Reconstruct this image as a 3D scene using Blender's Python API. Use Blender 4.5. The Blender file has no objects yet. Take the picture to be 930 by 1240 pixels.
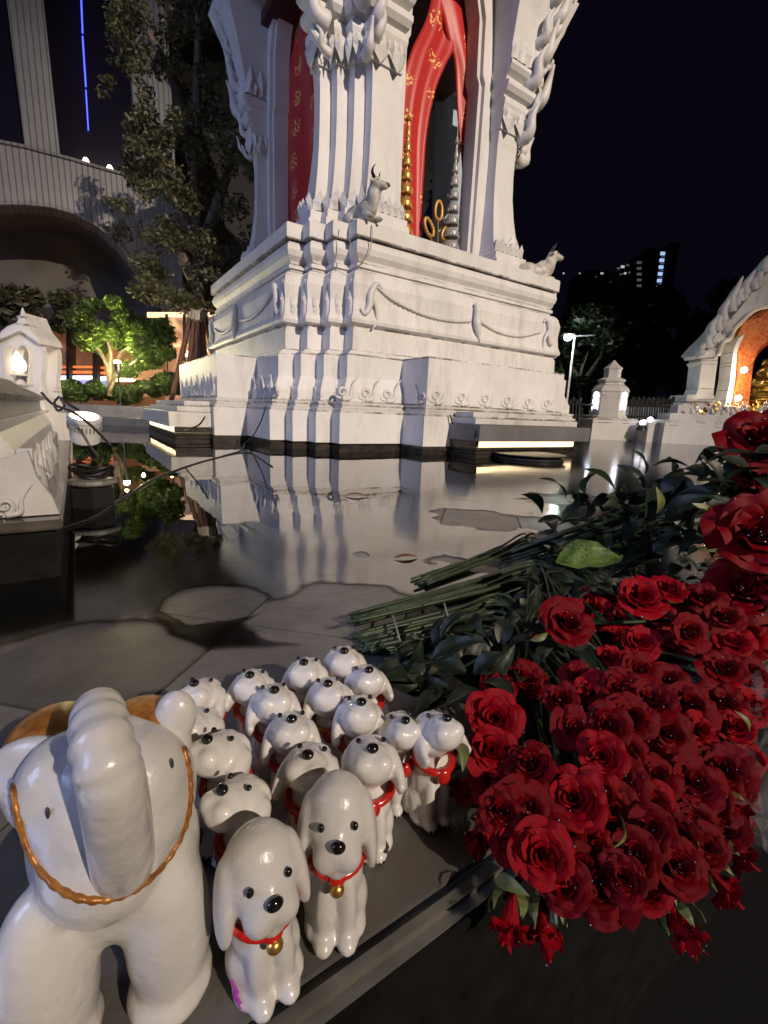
import bpy, bmesh, math, random
from math import sin, cos, pi, radians
from mathutils import Vector, Matrix, noise
random.seed(7)
S = bpy.context.scene
COL = S.collection

# ------------------------------------------------------------------ camera
FPX, HY, ROLL, CZ = 551.0, 119.4, radians(2.37), 0.30
th = math.atan(HY / FPX)
FW = Vector((0, cos(th), -sin(th)))
U0, R0 = Vector((0, sin(th), cos(th))), Vector((1, 0, 0))
UP = U0 * cos(ROLL) - R0 * sin(ROLL)
RT = R0 * cos(ROLL) + U0 * sin(ROLL)
CAM = Vector((0, 0, CZ))
cd = bpy.data.cameras.new("camera")
cam = bpy.data.objects.new("camera", cd)
COL.objects.link(cam)
m3 = Matrix((RT, UP, -FW)).transposed()
cam.matrix_world = Matrix.Translation(CAM) @ m3.to_4x4()
cd.sensor_fit = 'VERTICAL'; cd.sensor_height = 36.0; cd.sensor_width = 27.0
cd.lens = FPX / 1240 * 36
cd.clip_start = 0.01; cd.clip_end = 2000
S.camera = cam

def ray(x, y):
    return FW + RT * ((x - 465) / FPX) + UP * ((620 - y) / FPX)
def onz(x, y, z=0.0):
    d = ray(x, y); return CAM + d * ((z - CZ) / d.z)
def at(x, y, Y):
    d = ray(x, y); return CAM + d * (Y / d.y)

# shrine frame: u runs away to the right, v away to the left, from the near corner
AZ = radians(56.11)
UU = Vector((sin(AZ), cos(AZ), 0)); VV = Vector((-cos(AZ), sin(AZ), 0)); OO = Vector((-.6865, 3.2004, 0))
def L(u, v, z=0.0): return OO + UU * u + VV * v + Vector((0, 0, z))
def loc(p): d = Vector(p) - OO; return d.dot(UU), d.dot(VV)
def onv(x, y, k):
    d = ray(x, y); t = (k - (CAM - OO).dot(VV)) / d.dot(VV); return CAM + d * t
def onu(x, y, k):
    d = ray(x, y); t = (k - (CAM - OO).dot(UU)) / d.dot(UU); return CAM + d * t

# ------------------------------------------------------------------ world and lamps
w = bpy.data.worlds.new("World"); S.world = w; w.use_nodes = True
nt = w.node_tree; nt.nodes.clear()
wo = nt.nodes.new("ShaderNodeOutputWorld"); bg = nt.nodes.new("ShaderNodeBackground")
sky = nt.nodes.new("ShaderNodeTexSky"); sky.sky_type = 'NISHITA'; sky.sun_disc = False
sky.sun_elevation = radians(-6); sky.sun_rotation = radians(200); sky.air_density = 1.0; sky.dust_density = 1.0
mx = nt.nodes.new("ShaderNodeMixRGB"); mx.inputs[0].default_value = .9
mx.inputs[2].default_value = (.040, .030, .085, 1)
nt.links.new(sky.outputs[0], mx.inputs[1]); nt.links.new(mx.outputs[0], bg.inputs[0]); nt.links.new(bg.outputs[0], wo.inputs[0])
bg.inputs[1].default_value = 0.06
S.view_settings.view_transform = 'Standard'; S.view_settings.look = 'None'
S.view_settings.exposure = 0.0; S.view_settings.gamma = 1.0

def lamp(name, kind, loc_, energy, color, size=.05, target=None, **kw):
    ld = bpy.data.lights.new(name, kind); ld.energy = energy; ld.color = color
    o = bpy.data.objects.new(name, ld); COL.objects.link(o); o.location = loc_
    if kind == 'AREA': ld.size = size
    elif kind != 'SUN': ld.shadow_soft_size = size
    for k, v_ in kw.items(): setattr(ld, k, v_)
    if target is not None:
        o.rotation_euler = (Vector(target) - Vector(loc_)).to_track_quat('-Z', 'Y').to_euler()
    return o
# plaza floodlight, high up behind the viewer on the right, and an added bluish fill from the left, its source unseen
KD = Vector((.700, -.714, 0)) * cos(radians(31)) + Vector((0, 0, sin(radians(31))))
lamp("plaza_floodlight", 'SPOT', KD * 30, 50000, (1.0, .83, .67), .10, (.8, 5.2, 2.2), spot_size=radians(28), spot_blend=1.0)
lamp("cool_fill", 'AREA', (-9, -5, 6.0), 600, (.46, .56, 1.0), 5.0, (0, 2, .8))

# ------------------------------------------------------------------ materials
MATS = {}
def nodes(name):
    m = bpy.data.materials.new(name); m.use_nodes = True
    n = m.node_tree.nodes; l = m.node_tree.links
    return m, n, l, n["Principled BSDF"]
def mat(name, col, rough=.5, metal=0.0, var=.0, scale=8.0, bump=.0, bscale=60.0, col2=None, coat=0.0, emit=None, es=0.0, sub=0.0):
    if name in MATS: return MATS[name]
    m, n, l, b = nodes(name)
    b.inputs["Base Color"].default_value = (*col, 1); b.inputs["Roughness"].default_value = rough
    b.inputs["Metallic"].default_value = metal; b.inputs["Coat Weight"].default_value = coat
    if coat: b.inputs["Coat Roughness"].default_value = .06
    if sub:
        b.inputs["Subsurface Weight"].default_value = sub; b.inputs["Subsurface Scale"].default_value = .01
    tc = n.new("ShaderNodeTexCoord")
    if var or col2:
        t = n.new("ShaderNodeTexNoise"); t.inputs["Scale"].default_value = scale; t.inputs["Detail"].default_value = 6
        l.new(tc.outputs["Object"], t.inputs["Vector"])
        r = n.new("ShaderNodeValToRGB"); r.color_ramp.elements[0].position = .35; r.color_ramp.elements[1].position = .65
        c2 = col2 if col2 else tuple(c * (1 - var) for c in col)
        r.color_ramp.elements[0].color = (*c2, 1); r.color_ramp.elements[1].color = (*col, 1)
        l.new(t.outputs[0], r.inputs[0]); l.new(r.outputs[0], b.inputs["Base Color"])
    if bump:
        t = n.new("ShaderNodeTexNoise"); t.inputs["Scale"].default_value = bscale; t.inputs["Detail"].default_value = 5
        l.new(tc.outputs["Object"], t.inputs["Vector"])
        bp = n.new("ShaderNodeBump"); bp.inputs["Strength"].default_value = bump; bp.inputs["Distance"].default_value = .3 / bscale
        l.new(t.outputs[0], bp.inputs["Height"]); l.new(bp.outputs[0], b.inputs["Normal"])
    if emit:
        b.inputs["Emission Color"].default_value = (*emit, 1); b.inputs["Emission Strength"].default_value = es
    MATS[name] = m
    return m
def stucco(name, base, stain=.5, amount=.5):
    """white painted plaster: blotches, vertical rain streaks, dark grime specks"""
    m, n, l, b = nodes(name)
    geo = n.new("ShaderNodeNewGeometry")
    def nz(scale, sx=1, sz=1, det=6, rough=.6):
        mp = n.new("ShaderNodeMapping"); mp.inputs["Scale"].default_value = (sx, sx, sz)
        l.new(geo.outputs["Position"], mp.inputs[0])
        t = n.new("ShaderNodeTexNoise"); t.inputs["Scale"].default_value = scale; t.inputs["Detail"].default_value = det
        t.inputs["Roughness"].default_value = rough; l.new(mp.outputs[0], t.inputs["Vector"]); return t
    def ramp(src, a, c, ca, cb):
        r = n.new("ShaderNodeValToRGB"); r.color_ramp.elements[0].position = a; r.color_ramp.elements[1].position = c
        r.color_ramp.elements[0].color = (*ca, 1); r.color_ramp.elements[1].color = (*cb, 1); l.new(src.outputs[0], r.inputs[0]); return r
    def mul(a, c, f=1.0):
        x = n.new("ShaderNodeMixRGB"); x.blend_type = 'MULTIPLY'; x.inputs[0].default_value = f
        l.new(a.outputs[0], x.inputs[1]); l.new(c.outputs[0], x.inputs[2]); return x
    blot = ramp(nz(2.2), .3, .7, tuple(c * .84 for c in base), base)
    streak = ramp(nz(2.6, 2.4, .5, 9, .75), .33, .50, (.60, .56, .52), (1, 1, 1))
    speck = ramp(nz(26, 1, 1, 10, .75), .27, .38, (.22, .20, .18), (1, 1, 1))
    c = mul(blot, streak, stain); c = mul(c, speck, amount)
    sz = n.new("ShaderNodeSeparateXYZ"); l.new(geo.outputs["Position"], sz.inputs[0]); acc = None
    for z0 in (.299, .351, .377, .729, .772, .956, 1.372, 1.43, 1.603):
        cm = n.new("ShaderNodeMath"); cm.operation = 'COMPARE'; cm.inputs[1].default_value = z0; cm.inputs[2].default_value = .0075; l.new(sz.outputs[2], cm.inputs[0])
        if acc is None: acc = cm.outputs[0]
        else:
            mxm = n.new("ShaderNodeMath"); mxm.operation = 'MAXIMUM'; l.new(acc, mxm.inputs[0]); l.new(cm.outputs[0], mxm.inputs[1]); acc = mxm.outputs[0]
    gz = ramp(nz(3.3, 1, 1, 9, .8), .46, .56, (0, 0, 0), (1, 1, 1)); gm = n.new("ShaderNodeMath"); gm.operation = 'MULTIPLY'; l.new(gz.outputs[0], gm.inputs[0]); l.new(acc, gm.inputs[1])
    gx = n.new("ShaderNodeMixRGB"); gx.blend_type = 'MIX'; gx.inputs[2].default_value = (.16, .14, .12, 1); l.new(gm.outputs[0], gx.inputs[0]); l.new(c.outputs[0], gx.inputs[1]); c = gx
    l.new(c.outputs[0], b.inputs["Base Color"]); b.inputs["Roughness"].default_value = .55
    bp = n.new("ShaderNodeBump"); bp.inputs["Strength"].default_value = .35; bp.inputs["Distance"].default_value = .01
    t = nz(22); l.new(t.outputs[0], bp.inputs["Height"]); l.new(bp.outputs[0], b.inputs["Normal"])
    MATS[name] = m; return m

PLASTER = stucco("weathered_white_plaster", (.66, .65, .64), .55, .75)
PLASTER2 = stucco("dirty_white_plaster", (.55, .54, .52), .85, .95)
PLASTER3 = stucco("clean_white_plaster", (.64, .63, .62), .3, .3)
CARVE = stucco("carved_white_plaster", (.62, .61, .60), .5, .6)
GRANITE = mat("black_granite", (.010, .010, .010), .75, var=.5, scale=30, bump=.1, bscale=90)
GRANITE.node_tree.nodes["Principled BSDF"].inputs["Specular IOR Level"].default_value = .12
GRANITE_OLD = mat("water_stained_granite", (.040, .034, .026), .3, scale=14, col2=(.012, .010, .009), bump=.3, bscale=40)
GREYSLAB = mat("grey_slab", (.13, .13, .135), .45, var=.25, scale=6, bump=.15)
CERAMIC = mat("glazed_white_ceramic", (.68, .665, .64), .30, coat=.35, var=.14, scale=25, bump=.38, bscale=95, sub=.05)
CERAMIC_R = mat("lumpy_glazed_ceramic", (.76, .74, .71), .30, coat=.35, var=.05, scale=60, bump=.30, bscale=260, sub=.05)
BLACKP = mat("black_gloss_paint", (.010, .009, .009), .12, coat=.5)
REDP = mat("red_gloss_paint", (.62, .020, .012), .25, coat=.5, var=.25, scale=200)
REDDARK = mat("dark_red_paint", (.28, .012, .010), .35, coat=.3)
GOLDP = mat("gold_paint", (.75, .42, .10), .3, metal=.85, bump=.3, bscale=300)
OCHRE = mat("ochre_gold_paint", (.50, .22, .040), .35, metal=.25, scale=160, col2=(.26, .09, .02), bump=.5, bscale=300)
PINK = mat("purple_pen_mark", (.45, .06, .42), .5)
PINKP = mat("faded_pink_paint", (.62, .25, .33), .4)

# ------------------------------------------------------------------ helpers
def tag(o, label=None, cat=None, group=None, kind=None):
    if label: o['label'] = label
    if cat: o['category'] = cat
    if group: o['group'] = group
    if kind: o['kind'] = kind
    return o
def thing(name, label, cat, loc_=(0, 0, 0), group=None):
    o = bpy.data.objects.new(name, None); COL.objects.link(o); o.location = loc_; o.empty_display_size = .05
    return tag(o, label, cat, group)
def put(name, data, parent=None, m=None, kind=None):
    """links mesh data (or bmesh) as one object; world coordinates are kept when a parent sits elsewhere"""
    if isinstance(data, bmesh.types.BMesh):
        me = bpy.data.meshes.new(name); data.to_mesh(me); data.free()
    else: me = data
    if m is not None and not me.materials: me.materials.append(m)
    o = bpy.data.objects.new(name, me); COL.objects.link(o)
    if parent is not None:
        o.parent = parent
    if kind: o['kind'] = kind
    return o
def putw(name, data, parent, m=None, kind=None):
    """as put(), but the mesh was built in world coordinates"""
    o = put(name, data, parent, m, kind)
    p = parent
    off = Vector((0, 0, 0))
    while p is not None:
        off += p.location; p = p.parent
    o.location = -off
    return o
def smooth(me_or_o, ang=None):
    me = me_or_o.data if hasattr(me_or_o, 'data') else me_or_o
    for p in me.polygons: p.use_smooth = True
    return me_or_o
def newbm(): return bmesh.new()
def hexa(bm, pts):
    """8 points: bottom 4 then top 4"""
    vs = [bm.verts.new(p) for p in pts]
    for f in ((0, 3, 2, 1), (4, 5, 6, 7), (0, 1, 5, 4), (1, 2, 6, 5), (2, 3, 7, 6), (3, 0, 4, 7)):
        bm.faces.new([vs[i] for i in f])
    return vs
def box(bm, c, s, rot=None, bev=0):
    x, y, z = s[0] / 2, s[1] / 2, s[2] / 2
    pts = [Vector(p) for p in ((-x, -y, -z), (x, -y, -z), (x, y, -z), (-x, y, -z), (-x, -y, z), (x, -y, z), (x, y, z), (-x, y, z))]
    if rot is not None: pts = [rot @ p for p in pts]
    return hexa(bm, [p + Vector(c) for p in pts])
ROTU = Matrix((UU, VV, Vector((0, 0, 1)))).transposed()
def lbox(bm, u0, u1, v0, v1, z0, z1):
    hexa(bm, [L(u0, v0, z0), L(u1, v0, z0), L(u1, v1, z0), L(u0, v1, z0), L(u0, v0, z1), L(u1, v0, z1), L(u1, v1, z1), L(u0, v1, z1)])
def prism(bm, pts, vec):
    """closed polygon pts (3D, planar) extruded by vec"""
    a = [bm.verts.new(p) for p in pts]; b = [bm.verts.new(Vector(p) + Vector(vec)) for p in pts]
    n = len(pts)
    bm.faces.new(a[::-1]); bm.faces.new(b)
    for i in range(n): bm.faces.new((a[i], a[(i + 1) % n], b[(i + 1) % n], b[i]))
    bmesh.ops.recalc_face_normals(bm, faces=bm.faces)
def tube(bm, pts, rad, n=8, cap=True, closed=False):
    pts = [Vector(p) for p in pts]; N = len(pts)
    if not hasattr(rad, '__len__'): rad = [rad] * N
    rings = []; prev = None
    for i, p in enumerate(pts):
        if closed: t = pts[(i + 1) % N] - pts[i - 1]
        else: t = pts[min(i + 1, N - 1)] - pts[max(i - 1, 0)]
        if t.length < 1e-9: t = Vector((0, 0, 1))
        t.normalize()
        if prev is None:
            a = Vector((0, 0, 1)) if abs(t.z) < .9 else Vector((1, 0, 0)); x = t.cross(a).normalized()
        else: x = (prev - t * prev.dot(t)).normalized()
        prev = x; y = t.cross(x)
        rings.append([bm.verts.new(p + (x * cos(2 * pi * k / n) + y * sin(2 * pi * k / n)) * rad[i]) for k in range(n)])
    M = N if closed else N - 1
    for i in range(M):
        A, B = rings[i], rings[(i + 1) % N]
        for k in range(n): bm.faces.new((A[k], A[(k + 1) % n], B[(k + 1) % n], B[k]))
    if cap and not closed:
        bm.faces.new(rings[0][::-1]); bm.faces.new(rings[-1])
def lathe(bm, prof, c=(0, 0, 0), n=16, mtx=None):
    rings = []
    for r, z in prof:
        rings.append([Vector((r * cos(2 * pi * k / n), r * sin(2 * pi * k / n), z)) for k in range(n)])
    R = []
    for ring in rings:
        R.append([bm.verts.new((mtx @ p if mtx else p) + Vector(c)) for p in ring])
    for A, B in zip(R, R[1:]):
        for k in range(n): bm.faces.new((A[k], A[(k + 1) % n], B[(k + 1) % n], B[k]))
    bm.faces.new(R[0][::-1]); bm.faces.new(R[-1])
def loft(bm, loops, cap=True):
    R = [[bm.verts.new(p) for p in lp] for lp in loops]
    n = len(R[0])
    for A, B in zip(R, R[1:]):
        for k in range(n): bm.faces.new((A[k], A[(k + 1) % n], B[(k + 1) % n], B[k]))
    if cap:
        bm.faces.new(R[0][::-1]); bm.faces.new(R[-1])
    bmesh.ops.recalc_face_normals(bm, faces=bm.faces)
def ell(bm, c, r, rot=None, seg=12):
    M = Matrix.Translation(c)
    if rot is not None: M = M @ rot.to_4x4()
    M = M @ Matrix.Diagonal((r[0], r[1], r[2], 1))
    bmesh.ops.create_uvsphere(bm, u_segments=seg * 2, v_segments=seg, radius=1, matrix=M)
def sculpt(bm, voxel, it=6, name="body", fac=.6):
    """fuses overlapping lumps into one continuous skin"""
    me = bpy.data.meshes.new(name); bm.to_mesh(me); bm.free()
    o = bpy.data.objects.new(name, me); COL.objects.link(o)
    r = o.modifiers.new("r", 'REMESH'); r.mode = 'VOXEL'; r.voxel_size = voxel
    s = o.modifiers.new("s", 'SMOOTH'); s.iterations = it; s.factor = fac
    dg = bpy.context.evaluated_depsgraph_get(); dg.update()
    out = bpy.data.meshes.new_from_object(o.evaluated_get(dg))
    bpy.data.objects.remove(o)
    for p in out.polygons: p.use_smooth = True
    return out
def cat_pts(ctrl, n=8):
    """Catmull-Rom through control points"""
    c = [Vector(p) for p in ctrl]; c = [c[0] * 2 - c[1]] + c + [c[-1] * 2 - c[-2]]; out = []
    for i in range(1, len(c) - 2):
        for k in range(n):
            t = k / n
            out.append(.5 * ((2 * c[i]) + (c[i + 1] - c[i - 1]) * t + (2 * c[i - 1] - 5 * c[i] + 4 * c[i + 1] - c[i + 2]) * t * t + (3 * c[i] - c[i - 1] - 3 * c[i + 1] + c[i + 2]) * t ** 3))
    out.append(c[-2]); return out
def copy_tree(o, parent=None):
    c = o.copy(); COL.objects.link(c); c.parent = parent
    for ch in list(o.children): copy_tree(ch, c)
    return c

#=STRUCTURE=
# ------------------------------------------------------------------ ground, ledge, floor slabs, water
def bbplane(name, pts, m, kind='structure'):
    bm = newbm(); bm.faces.new([bm.verts.new(p) for p in pts]); bmesh.ops.recalc_face_normals(bm, faces=bm.faces)
    return put(name, bm, None, m, kind)
bbplane('ground', [(-600, -300, -.42), (600, -300, -.42), (600, 900, -.42), (-600, 900, -.42)], mat('dark_wet_ground', (.005, .005, .006), .6, var=.4, scale=3))

def wet_stone():
    m, n, l, b = nodes("wet_black_slate")
    geo = n.new("ShaderNodeNewGeometry")
    t = n.new("ShaderNodeTexNoise"); t.inputs["Scale"].default_value = 7; t.inputs["Detail"].default_value = 9; t.inputs["Roughness"].default_value = .65
    l.new(geo.outputs["Position"], t.inputs["Vector"])
    r = n.new("ShaderNodeValToRGB"); r.color_ramp.elements[0].position = .3; r.color_ramp.elements[1].position = .7
    r.color_ramp.elements[0].color = (.065, .061, .056, 1); r.color_ramp.elements[1].color = (.15, .142, .13, 1)
    l.new(t.outputs[0], r.inputs[0])
    oi = n.new("ShaderNodeObjectInfo"); mr = n.new("ShaderNodeMapRange"); mr.inputs[3].default_value = .6; mr.inputs[4].default_value = 1.45
    l.new(oi.outputs["Random"], mr.inputs[0])
    v = n.new("ShaderNodeMixRGB"); v.blend_type = 'MULTIPLY'; v.inputs[0].default_value = 1
    l.new(r.outputs[0], v.inputs[1]); l.new(mr.outputs[0], v.inputs[2]); l.new(v.outputs[0], b.inputs["Base Color"])
    b.inputs["Roughness"].default_value = .38
    bp = n.new("ShaderNodeBump"); bp.inputs["Strength"].default_value = .5; bp.inputs["Distance"].default_value = .004
    t2 = n.new("ShaderNodeTexNoise"); t2.inputs["Scale"].default_value = 45; t2.inputs["Detail"].default_value = 8
    l.new(geo.outputs["Position"], t2.inputs["Vector"]); l.new(t2.outputs[0], bp.inputs["Height"]); l.new(bp.outputs[0], b.inputs["Normal"])
    return m
SLATE = wet_stone()
# floor slab bed (structure) with the slabs as its parts
bm = newbm()
lbox(bm, -14, 30, -2.867, 40, -.42, -.006)
floor = put('floor', bm, None, mat('mortar_bed', (.22, .21, .19), .5, var=.3, scale=20, bump=.2), 'structure')
D_ = .2255
def pq(p, q): return L((p + q) / math.sqrt(2), (p - q) / math.sqrt(2))
def clip(poly, k):
    out = []
    for i, a in enumerate(poly):
        b = poly[(i + 1) % len(poly)]; va, vb = loc(a)[1] - k, loc(b)[1] - k
        if va >= 0: out.append(a)
        if (va >= 0) != (vb >= 0): out.append(a + (b - a) * (va / (va - vb)))
    return out
cnt = 0; g = .0020
for i in range(-5, 9):
    for j in range(-9, 16):
        p0 = -2.46 + i * D_; q0 = 1.205 + (j - 4) * D_
        pts = [pq(p0 + g, q0 + g), pq(p0 + g, q0 + D_ - g), pq(p0 + D_ - g, q0 + D_ - g), pq(p0 + D_ - g, q0 + g)]
        pts = clip(pts, -2.866)
        c = sum(pts, Vector()) / max(1, len(pts)) if len(pts) > 2 else None
        if c is None: continue
        d = c - CAM; zd = d.dot(FW)
        if zd < .05: continue
        px = 465 + FPX * d.dot(RT) / zd; py = 620 - FPX * d.dot(UP) / zd
        if px < -160 or px > 1090 or py > 1400: continue
        if cnt >= 290: continue
        cnt += 1; bm = newbm(); dz = random.uniform(-.0005, .0005)
        top = [bm.verts.new(p + Vector((0, 0, dz - .0005))) for p in pts]; bot = [bm.verts.new(p + Vector((0, 0, -.006))) for p in pts]
        bm.faces.new(top)
        for a in range(len(pts)): bm.faces.new((top[a], top[(a + 1) % len(pts)], bot[(a + 1) % len(pts)], bot[a]))
        bmesh.ops.recalc_face_normals(bm, faces=bm.faces)
        put('floor_slab', bm, floor, SLATE)
# far slab field where single slabs are only a pixel or two tall
bm = newbm()
q = [pq(-2.46 + 9 * D_, -20), pq(-2.46 + 9 * D_, 40), pq(30, 40), pq(30, -20)]
bm.faces.new([bm.verts.new(p + Vector((0, 0, -.0006))) for p in q]); bmesh.ops.recalc_face_normals(bm, faces=bm.faces)
put('distant_paving', bm, floor, SLATE)

def water_mat():
    m = bpy.data.materials.new("thin_water"); m.use_nodes = True; n = m.node_tree.nodes; l = m.node_tree.links; n.clear()
    out = n.new("ShaderNodeOutputMaterial"); mix = n.new("ShaderNodeMixShader"); tr = n.new("ShaderNodeBsdfTransparent"); gl = n.new("ShaderNodeBsdfGlossy")
    gl.inputs["Roughness"].default_value = .012
    sx = n.new('ShaderNodeSeparateXYZ')
    fr = n.new("ShaderNodeFresnel"); fr.inputs["IOR"].default_value = 2.3
    geo = n.new("ShaderNodeNewGeometry")
    tb = n.new("ShaderNodeTexNoise"); tb.inputs["Scale"].default_value = 5; tb.inputs["Detail"].default_value = 2; l.new(geo.outputs["Position"], tb.inputs["Vector"])
    bp = n.new("ShaderNodeBump"); bp.inputs["Strength"].default_value = .05; bp.inputs["Distance"].default_value = .01; l.new(tb.outputs[0], bp.inputs["Height"])
    l.new(bp.outputs[0], gl.inputs["Normal"]); l.new(bp.outputs[0], fr.inputs["Normal"])
    l.new(geo.outputs['Position'], sx.inputs[0])
    tw = n.new("ShaderNodeTexNoise"); tw.inputs["Scale"].default_value = 2.2; tw.inputs["Detail"].default_value = 4; l.new(geo.outputs["Position"], tw.inputs["Vector"])
    m1 = n.new("ShaderNodeMath"); m1.operation = 'MULTIPLY_ADD'; m1.inputs[1].default_value = 1.1; l.new(tw.outputs[0], m1.inputs[0])
    m0 = n.new("ShaderNodeMath"); m0.operation = 'MULTIPLY_ADD'; m0.inputs[1].default_value = -1.8; l.new(sx.outputs[0], m0.inputs[0]); l.new(sx.outputs[1], m0.inputs[2]); l.new(m0.outputs[0], m1.inputs[2])
    m2 = n.new("ShaderNodeMapRange"); m2.inputs[1].default_value = 1.95; m2.inputs[2].default_value = 2.35; m2.inputs[3].default_value = .11; m2.inputs[4].default_value = .010; l.new(m1.outputs[0], m2.inputs[0])
    l.new(m2.outputs[0], gl.inputs['Roughness'])
    # puddle shape: water film missing where the stone stands dry
    tn = n.new("ShaderNodeTexNoise"); tn.inputs["Scale"].default_value = 6.5; tn.inputs["Detail"].default_value = 7; l.new(geo.outputs["Position"], tn.inputs["Vector"])
    sub = n.new("ShaderNodeVectorMath"); sub.operation = 'SUBTRACT'; sub.inputs[1].default_value = (.5, .5, .5); l.new(tn.outputs["Color"], sub.inputs[0])
    patches = PATCHES
    last = None
    for (cx, cy, rx, ry, a, wob) in patches:
        sc = n.new("ShaderNodeVectorMath"); sc.operation = 'SCALE'; sc.inputs["Scale"].default_value = wob * 1.5; l.new(sub.outputs[0], sc.inputs[0])
        ad = n.new("ShaderNodeVectorMath"); ad.operation = 'ADD'; l.new(geo.outputs["Position"], ad.inputs[0]); l.new(sc.outputs[0], ad.inputs[1])
        mp = n.new("ShaderNodeMapping"); mp.vector_type = 'TEXTURE'; mp.inputs["Location"].default_value = (cx, cy, 0); mp.inputs["Rotation"].default_value = (0, 0, a)
        mp.inputs["Scale"].default_value = (rx, ry, 1e6); l.new(ad.outputs[0], mp.inputs[0])
        ln = n.new("ShaderNodeVectorMath"); ln.operation = 'LENGTH'; l.new(mp.outputs[0], ln.inputs[0])
        if last is None: last = ln.outputs["Value"]
        else:
            mn = n.new("ShaderNodeMath"); mn.operation = 'MINIMUM'; l.new(last, mn.inputs[0]); l.new(ln.outputs["Value"], mn.inputs[1]); last = mn.outputs[0]
    mr = n.new("ShaderNodeMapRange"); mr.inputs[1].default_value = .93; mr.inputs[2].default_value = 1.05; mr.inputs[3].default_value = .03; mr.inputs[4].default_value = 1.0
    l.new(last, mr.inputs[0])
    mu = n.new("ShaderNodeMath"); mu.operation = 'MULTIPLY'; l.new(mr.outputs[0], mu.inputs[0]); pw = n.new("ShaderNodeMath"); pw.operation = 'POWER'; pw.inputs[1].default_value = .62; l.new(fr.outputs[0], pw.inputs[0])
    l.new(pw.outputs[0], mu.inputs[1])
    l.new(mu.outputs[0], mix.inputs[0])
    # the film darkens the wet stone under it; a thin dark silt rim marks the shore
    cr = n.new("ShaderNodeValToRGB"); e = cr.color_ramp.elements
    e[0].position = .46; e[0].color = (1, 1, 1, 1); e[1].position = .56; e[1].color = (.80, .79, .78, 1)
    k = e.new(.495); k.color = (.35, .30, .26, 1); k = e.new(.508); k.color = (.35, .30, .26, 1)
    hl = n.new("ShaderNodeMath"); hl.operation = 'MULTIPLY'; hl.inputs[1].default_value = .5; l.new(last, hl.inputs[0]); l.new(hl.outputs[0], cr.inputs[0])
    l.new(cr.outputs[0], tr.inputs[0])
    l.new(tr.outputs[0], mix.inputs[1]); l.new(gl.outputs[0], mix.inputs[2]); l.new(mix.outputs[0], out.inputs[0])
    return m
def patch(x, y, rxp, ryp, wob=.05, a=0.0):
    c = onz(x, y); ex = (onz(x + rxp, y) - onz(x - rxp, y)).length / 2; ey = (onz(x, y + ryp) - onz(x, y - ryp)).length / 2
    return (c.x, c.y, ex, ey, a, wob)
PATCHES = [patch(95, 812, 165, 62, .08, .12), patch(262, 727, 62, 22, .08), patch(425, 742, 125, 38, .10), patch(600, 633, 62, 10, .25), patch(668, 640, 30, 17, .3),
           patch(438, 671, 11, 4, .05), patch(560, 622, 42, 6, .15), patch(700, 606, 60, 7, .3), patch(645, 690, 110, 16, .3),
           (.06, .34, .52, .24, .05, .04)]
bm = newbm(); bm.faces.new([bm.verts.new(L(*p, .0012)) for p in ((-14, -2.866), (30, -2.866), (30, 40), (-14, 40))]); bmesh.ops.recalc_face_normals(bm, faces=bm.faces)
put('water', bm, None, water_mat(), 'structure')
# ledge edging: a lighter stone strip and the black front below it
bm = newbm(); lbox(bm, -14, 30, -2.881, -2.8675, -.40, -.0142); lfw = put('ledge_front', bm, None, GRANITE, 'structure')
bm = newbm(); lbox(bm, -14, 30, -2.885, -2.8672, -.014, -.0004)
bmesh.ops.bevel(bm, geom=[e for e in bm.edges], offset=.006, segments=4, affect='EDGES')
smo = put('ledge_edging', bm, None, mat('stone_edging', (.16, .15, .125), .5, var=.55, scale=25, bump=.4, bscale=60), 'structure')
# leaves adrift and debris
def leaf_bm(length, width, bend=.15, fold=.15, n=8):
    bm = newbm(); rows = []
    for i in range(n + 1):
        t = i / n; wdt = width * (sin(pi * min(1, t * .97 + .015)) ** .8) * (1 - .35 * t)
        z = bend * length * sin(pi * t) ; x = length * t
        rows.append([bm.verts.new((x, s * wdt / 2, z + abs(s) * fold * wdt)) for s in (-1, -.5, 0, .5, 1)])
    for a, b in zip(rows, rows[1:]):
        for k in range(4): bm.faces.new((a[k], a[k + 1], b[k + 1], b[k]))
    bmesh.ops.remove_doubles(bm, verts=bm.verts, dist=width * .01)
    return bm
brown = mat('dry_brown_leaf', (.16, .055, .02), .5, var=.5, scale=80)
for (x, y, s, a, nm, lb) in ((477, 676, .055, .3, 'fallen_leaf', 'curled dry leaf lying on the wet slabs in the middle of the floor'),
                       (417, 600, .085, .1, 'fallen_leaf', 'orange brown leaf floating on the water in front of the shrine')):
    o = put(nm, leaf_bm(s, s * .42, .07, .12), None, brown); o.location = onz(x, y, .003); o.rotation_euler = (0, 0, a); smooth(o)
    tag(o, lb, 'leaf', 'leaves fallen on the wet floor')

# ------------------------------------------------------------------ the big shrine
W, r_ = 3.72, .1315
def redent(m, z, s=r_, W_=W, e=0):
    """square plan with three small redents at each corner, inset by m"""
    base = [(3 * s, 0), (3 * s, s), (2 * s, s), (2 * s, 2 * s), (s, 2 * s), (s, 3 * s), (0, 3 * s)]
    base = [(a + m, b + m) for a, b in base]
    out = []
    out += base                                             # corner 0,0 going from the v=0 face to the u=0 face
    out += [(a, W_ - b) for a, b in base[::-1]]
    out += [(W_ - a, W_ - b) for a, b in base]
    out += [(W_ - a, b) for a, b in base[::-1]]
    return [L(a, b, z) for a, b in out]
def tier(name, prof, m, parent, s=r_, sm=False):
    bm = newbm(); loft(bm, [redent(mm, z, s) for mm, z in prof])
    o = putw(name, bm, parent, m); return o
shrine = thing('shrine_pavilion', 'large white carved shrine pavilion on a tall stepped pedestal with red curtains between its pillars', 'shrine', L(W / 2, W / 2, 0))
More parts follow.
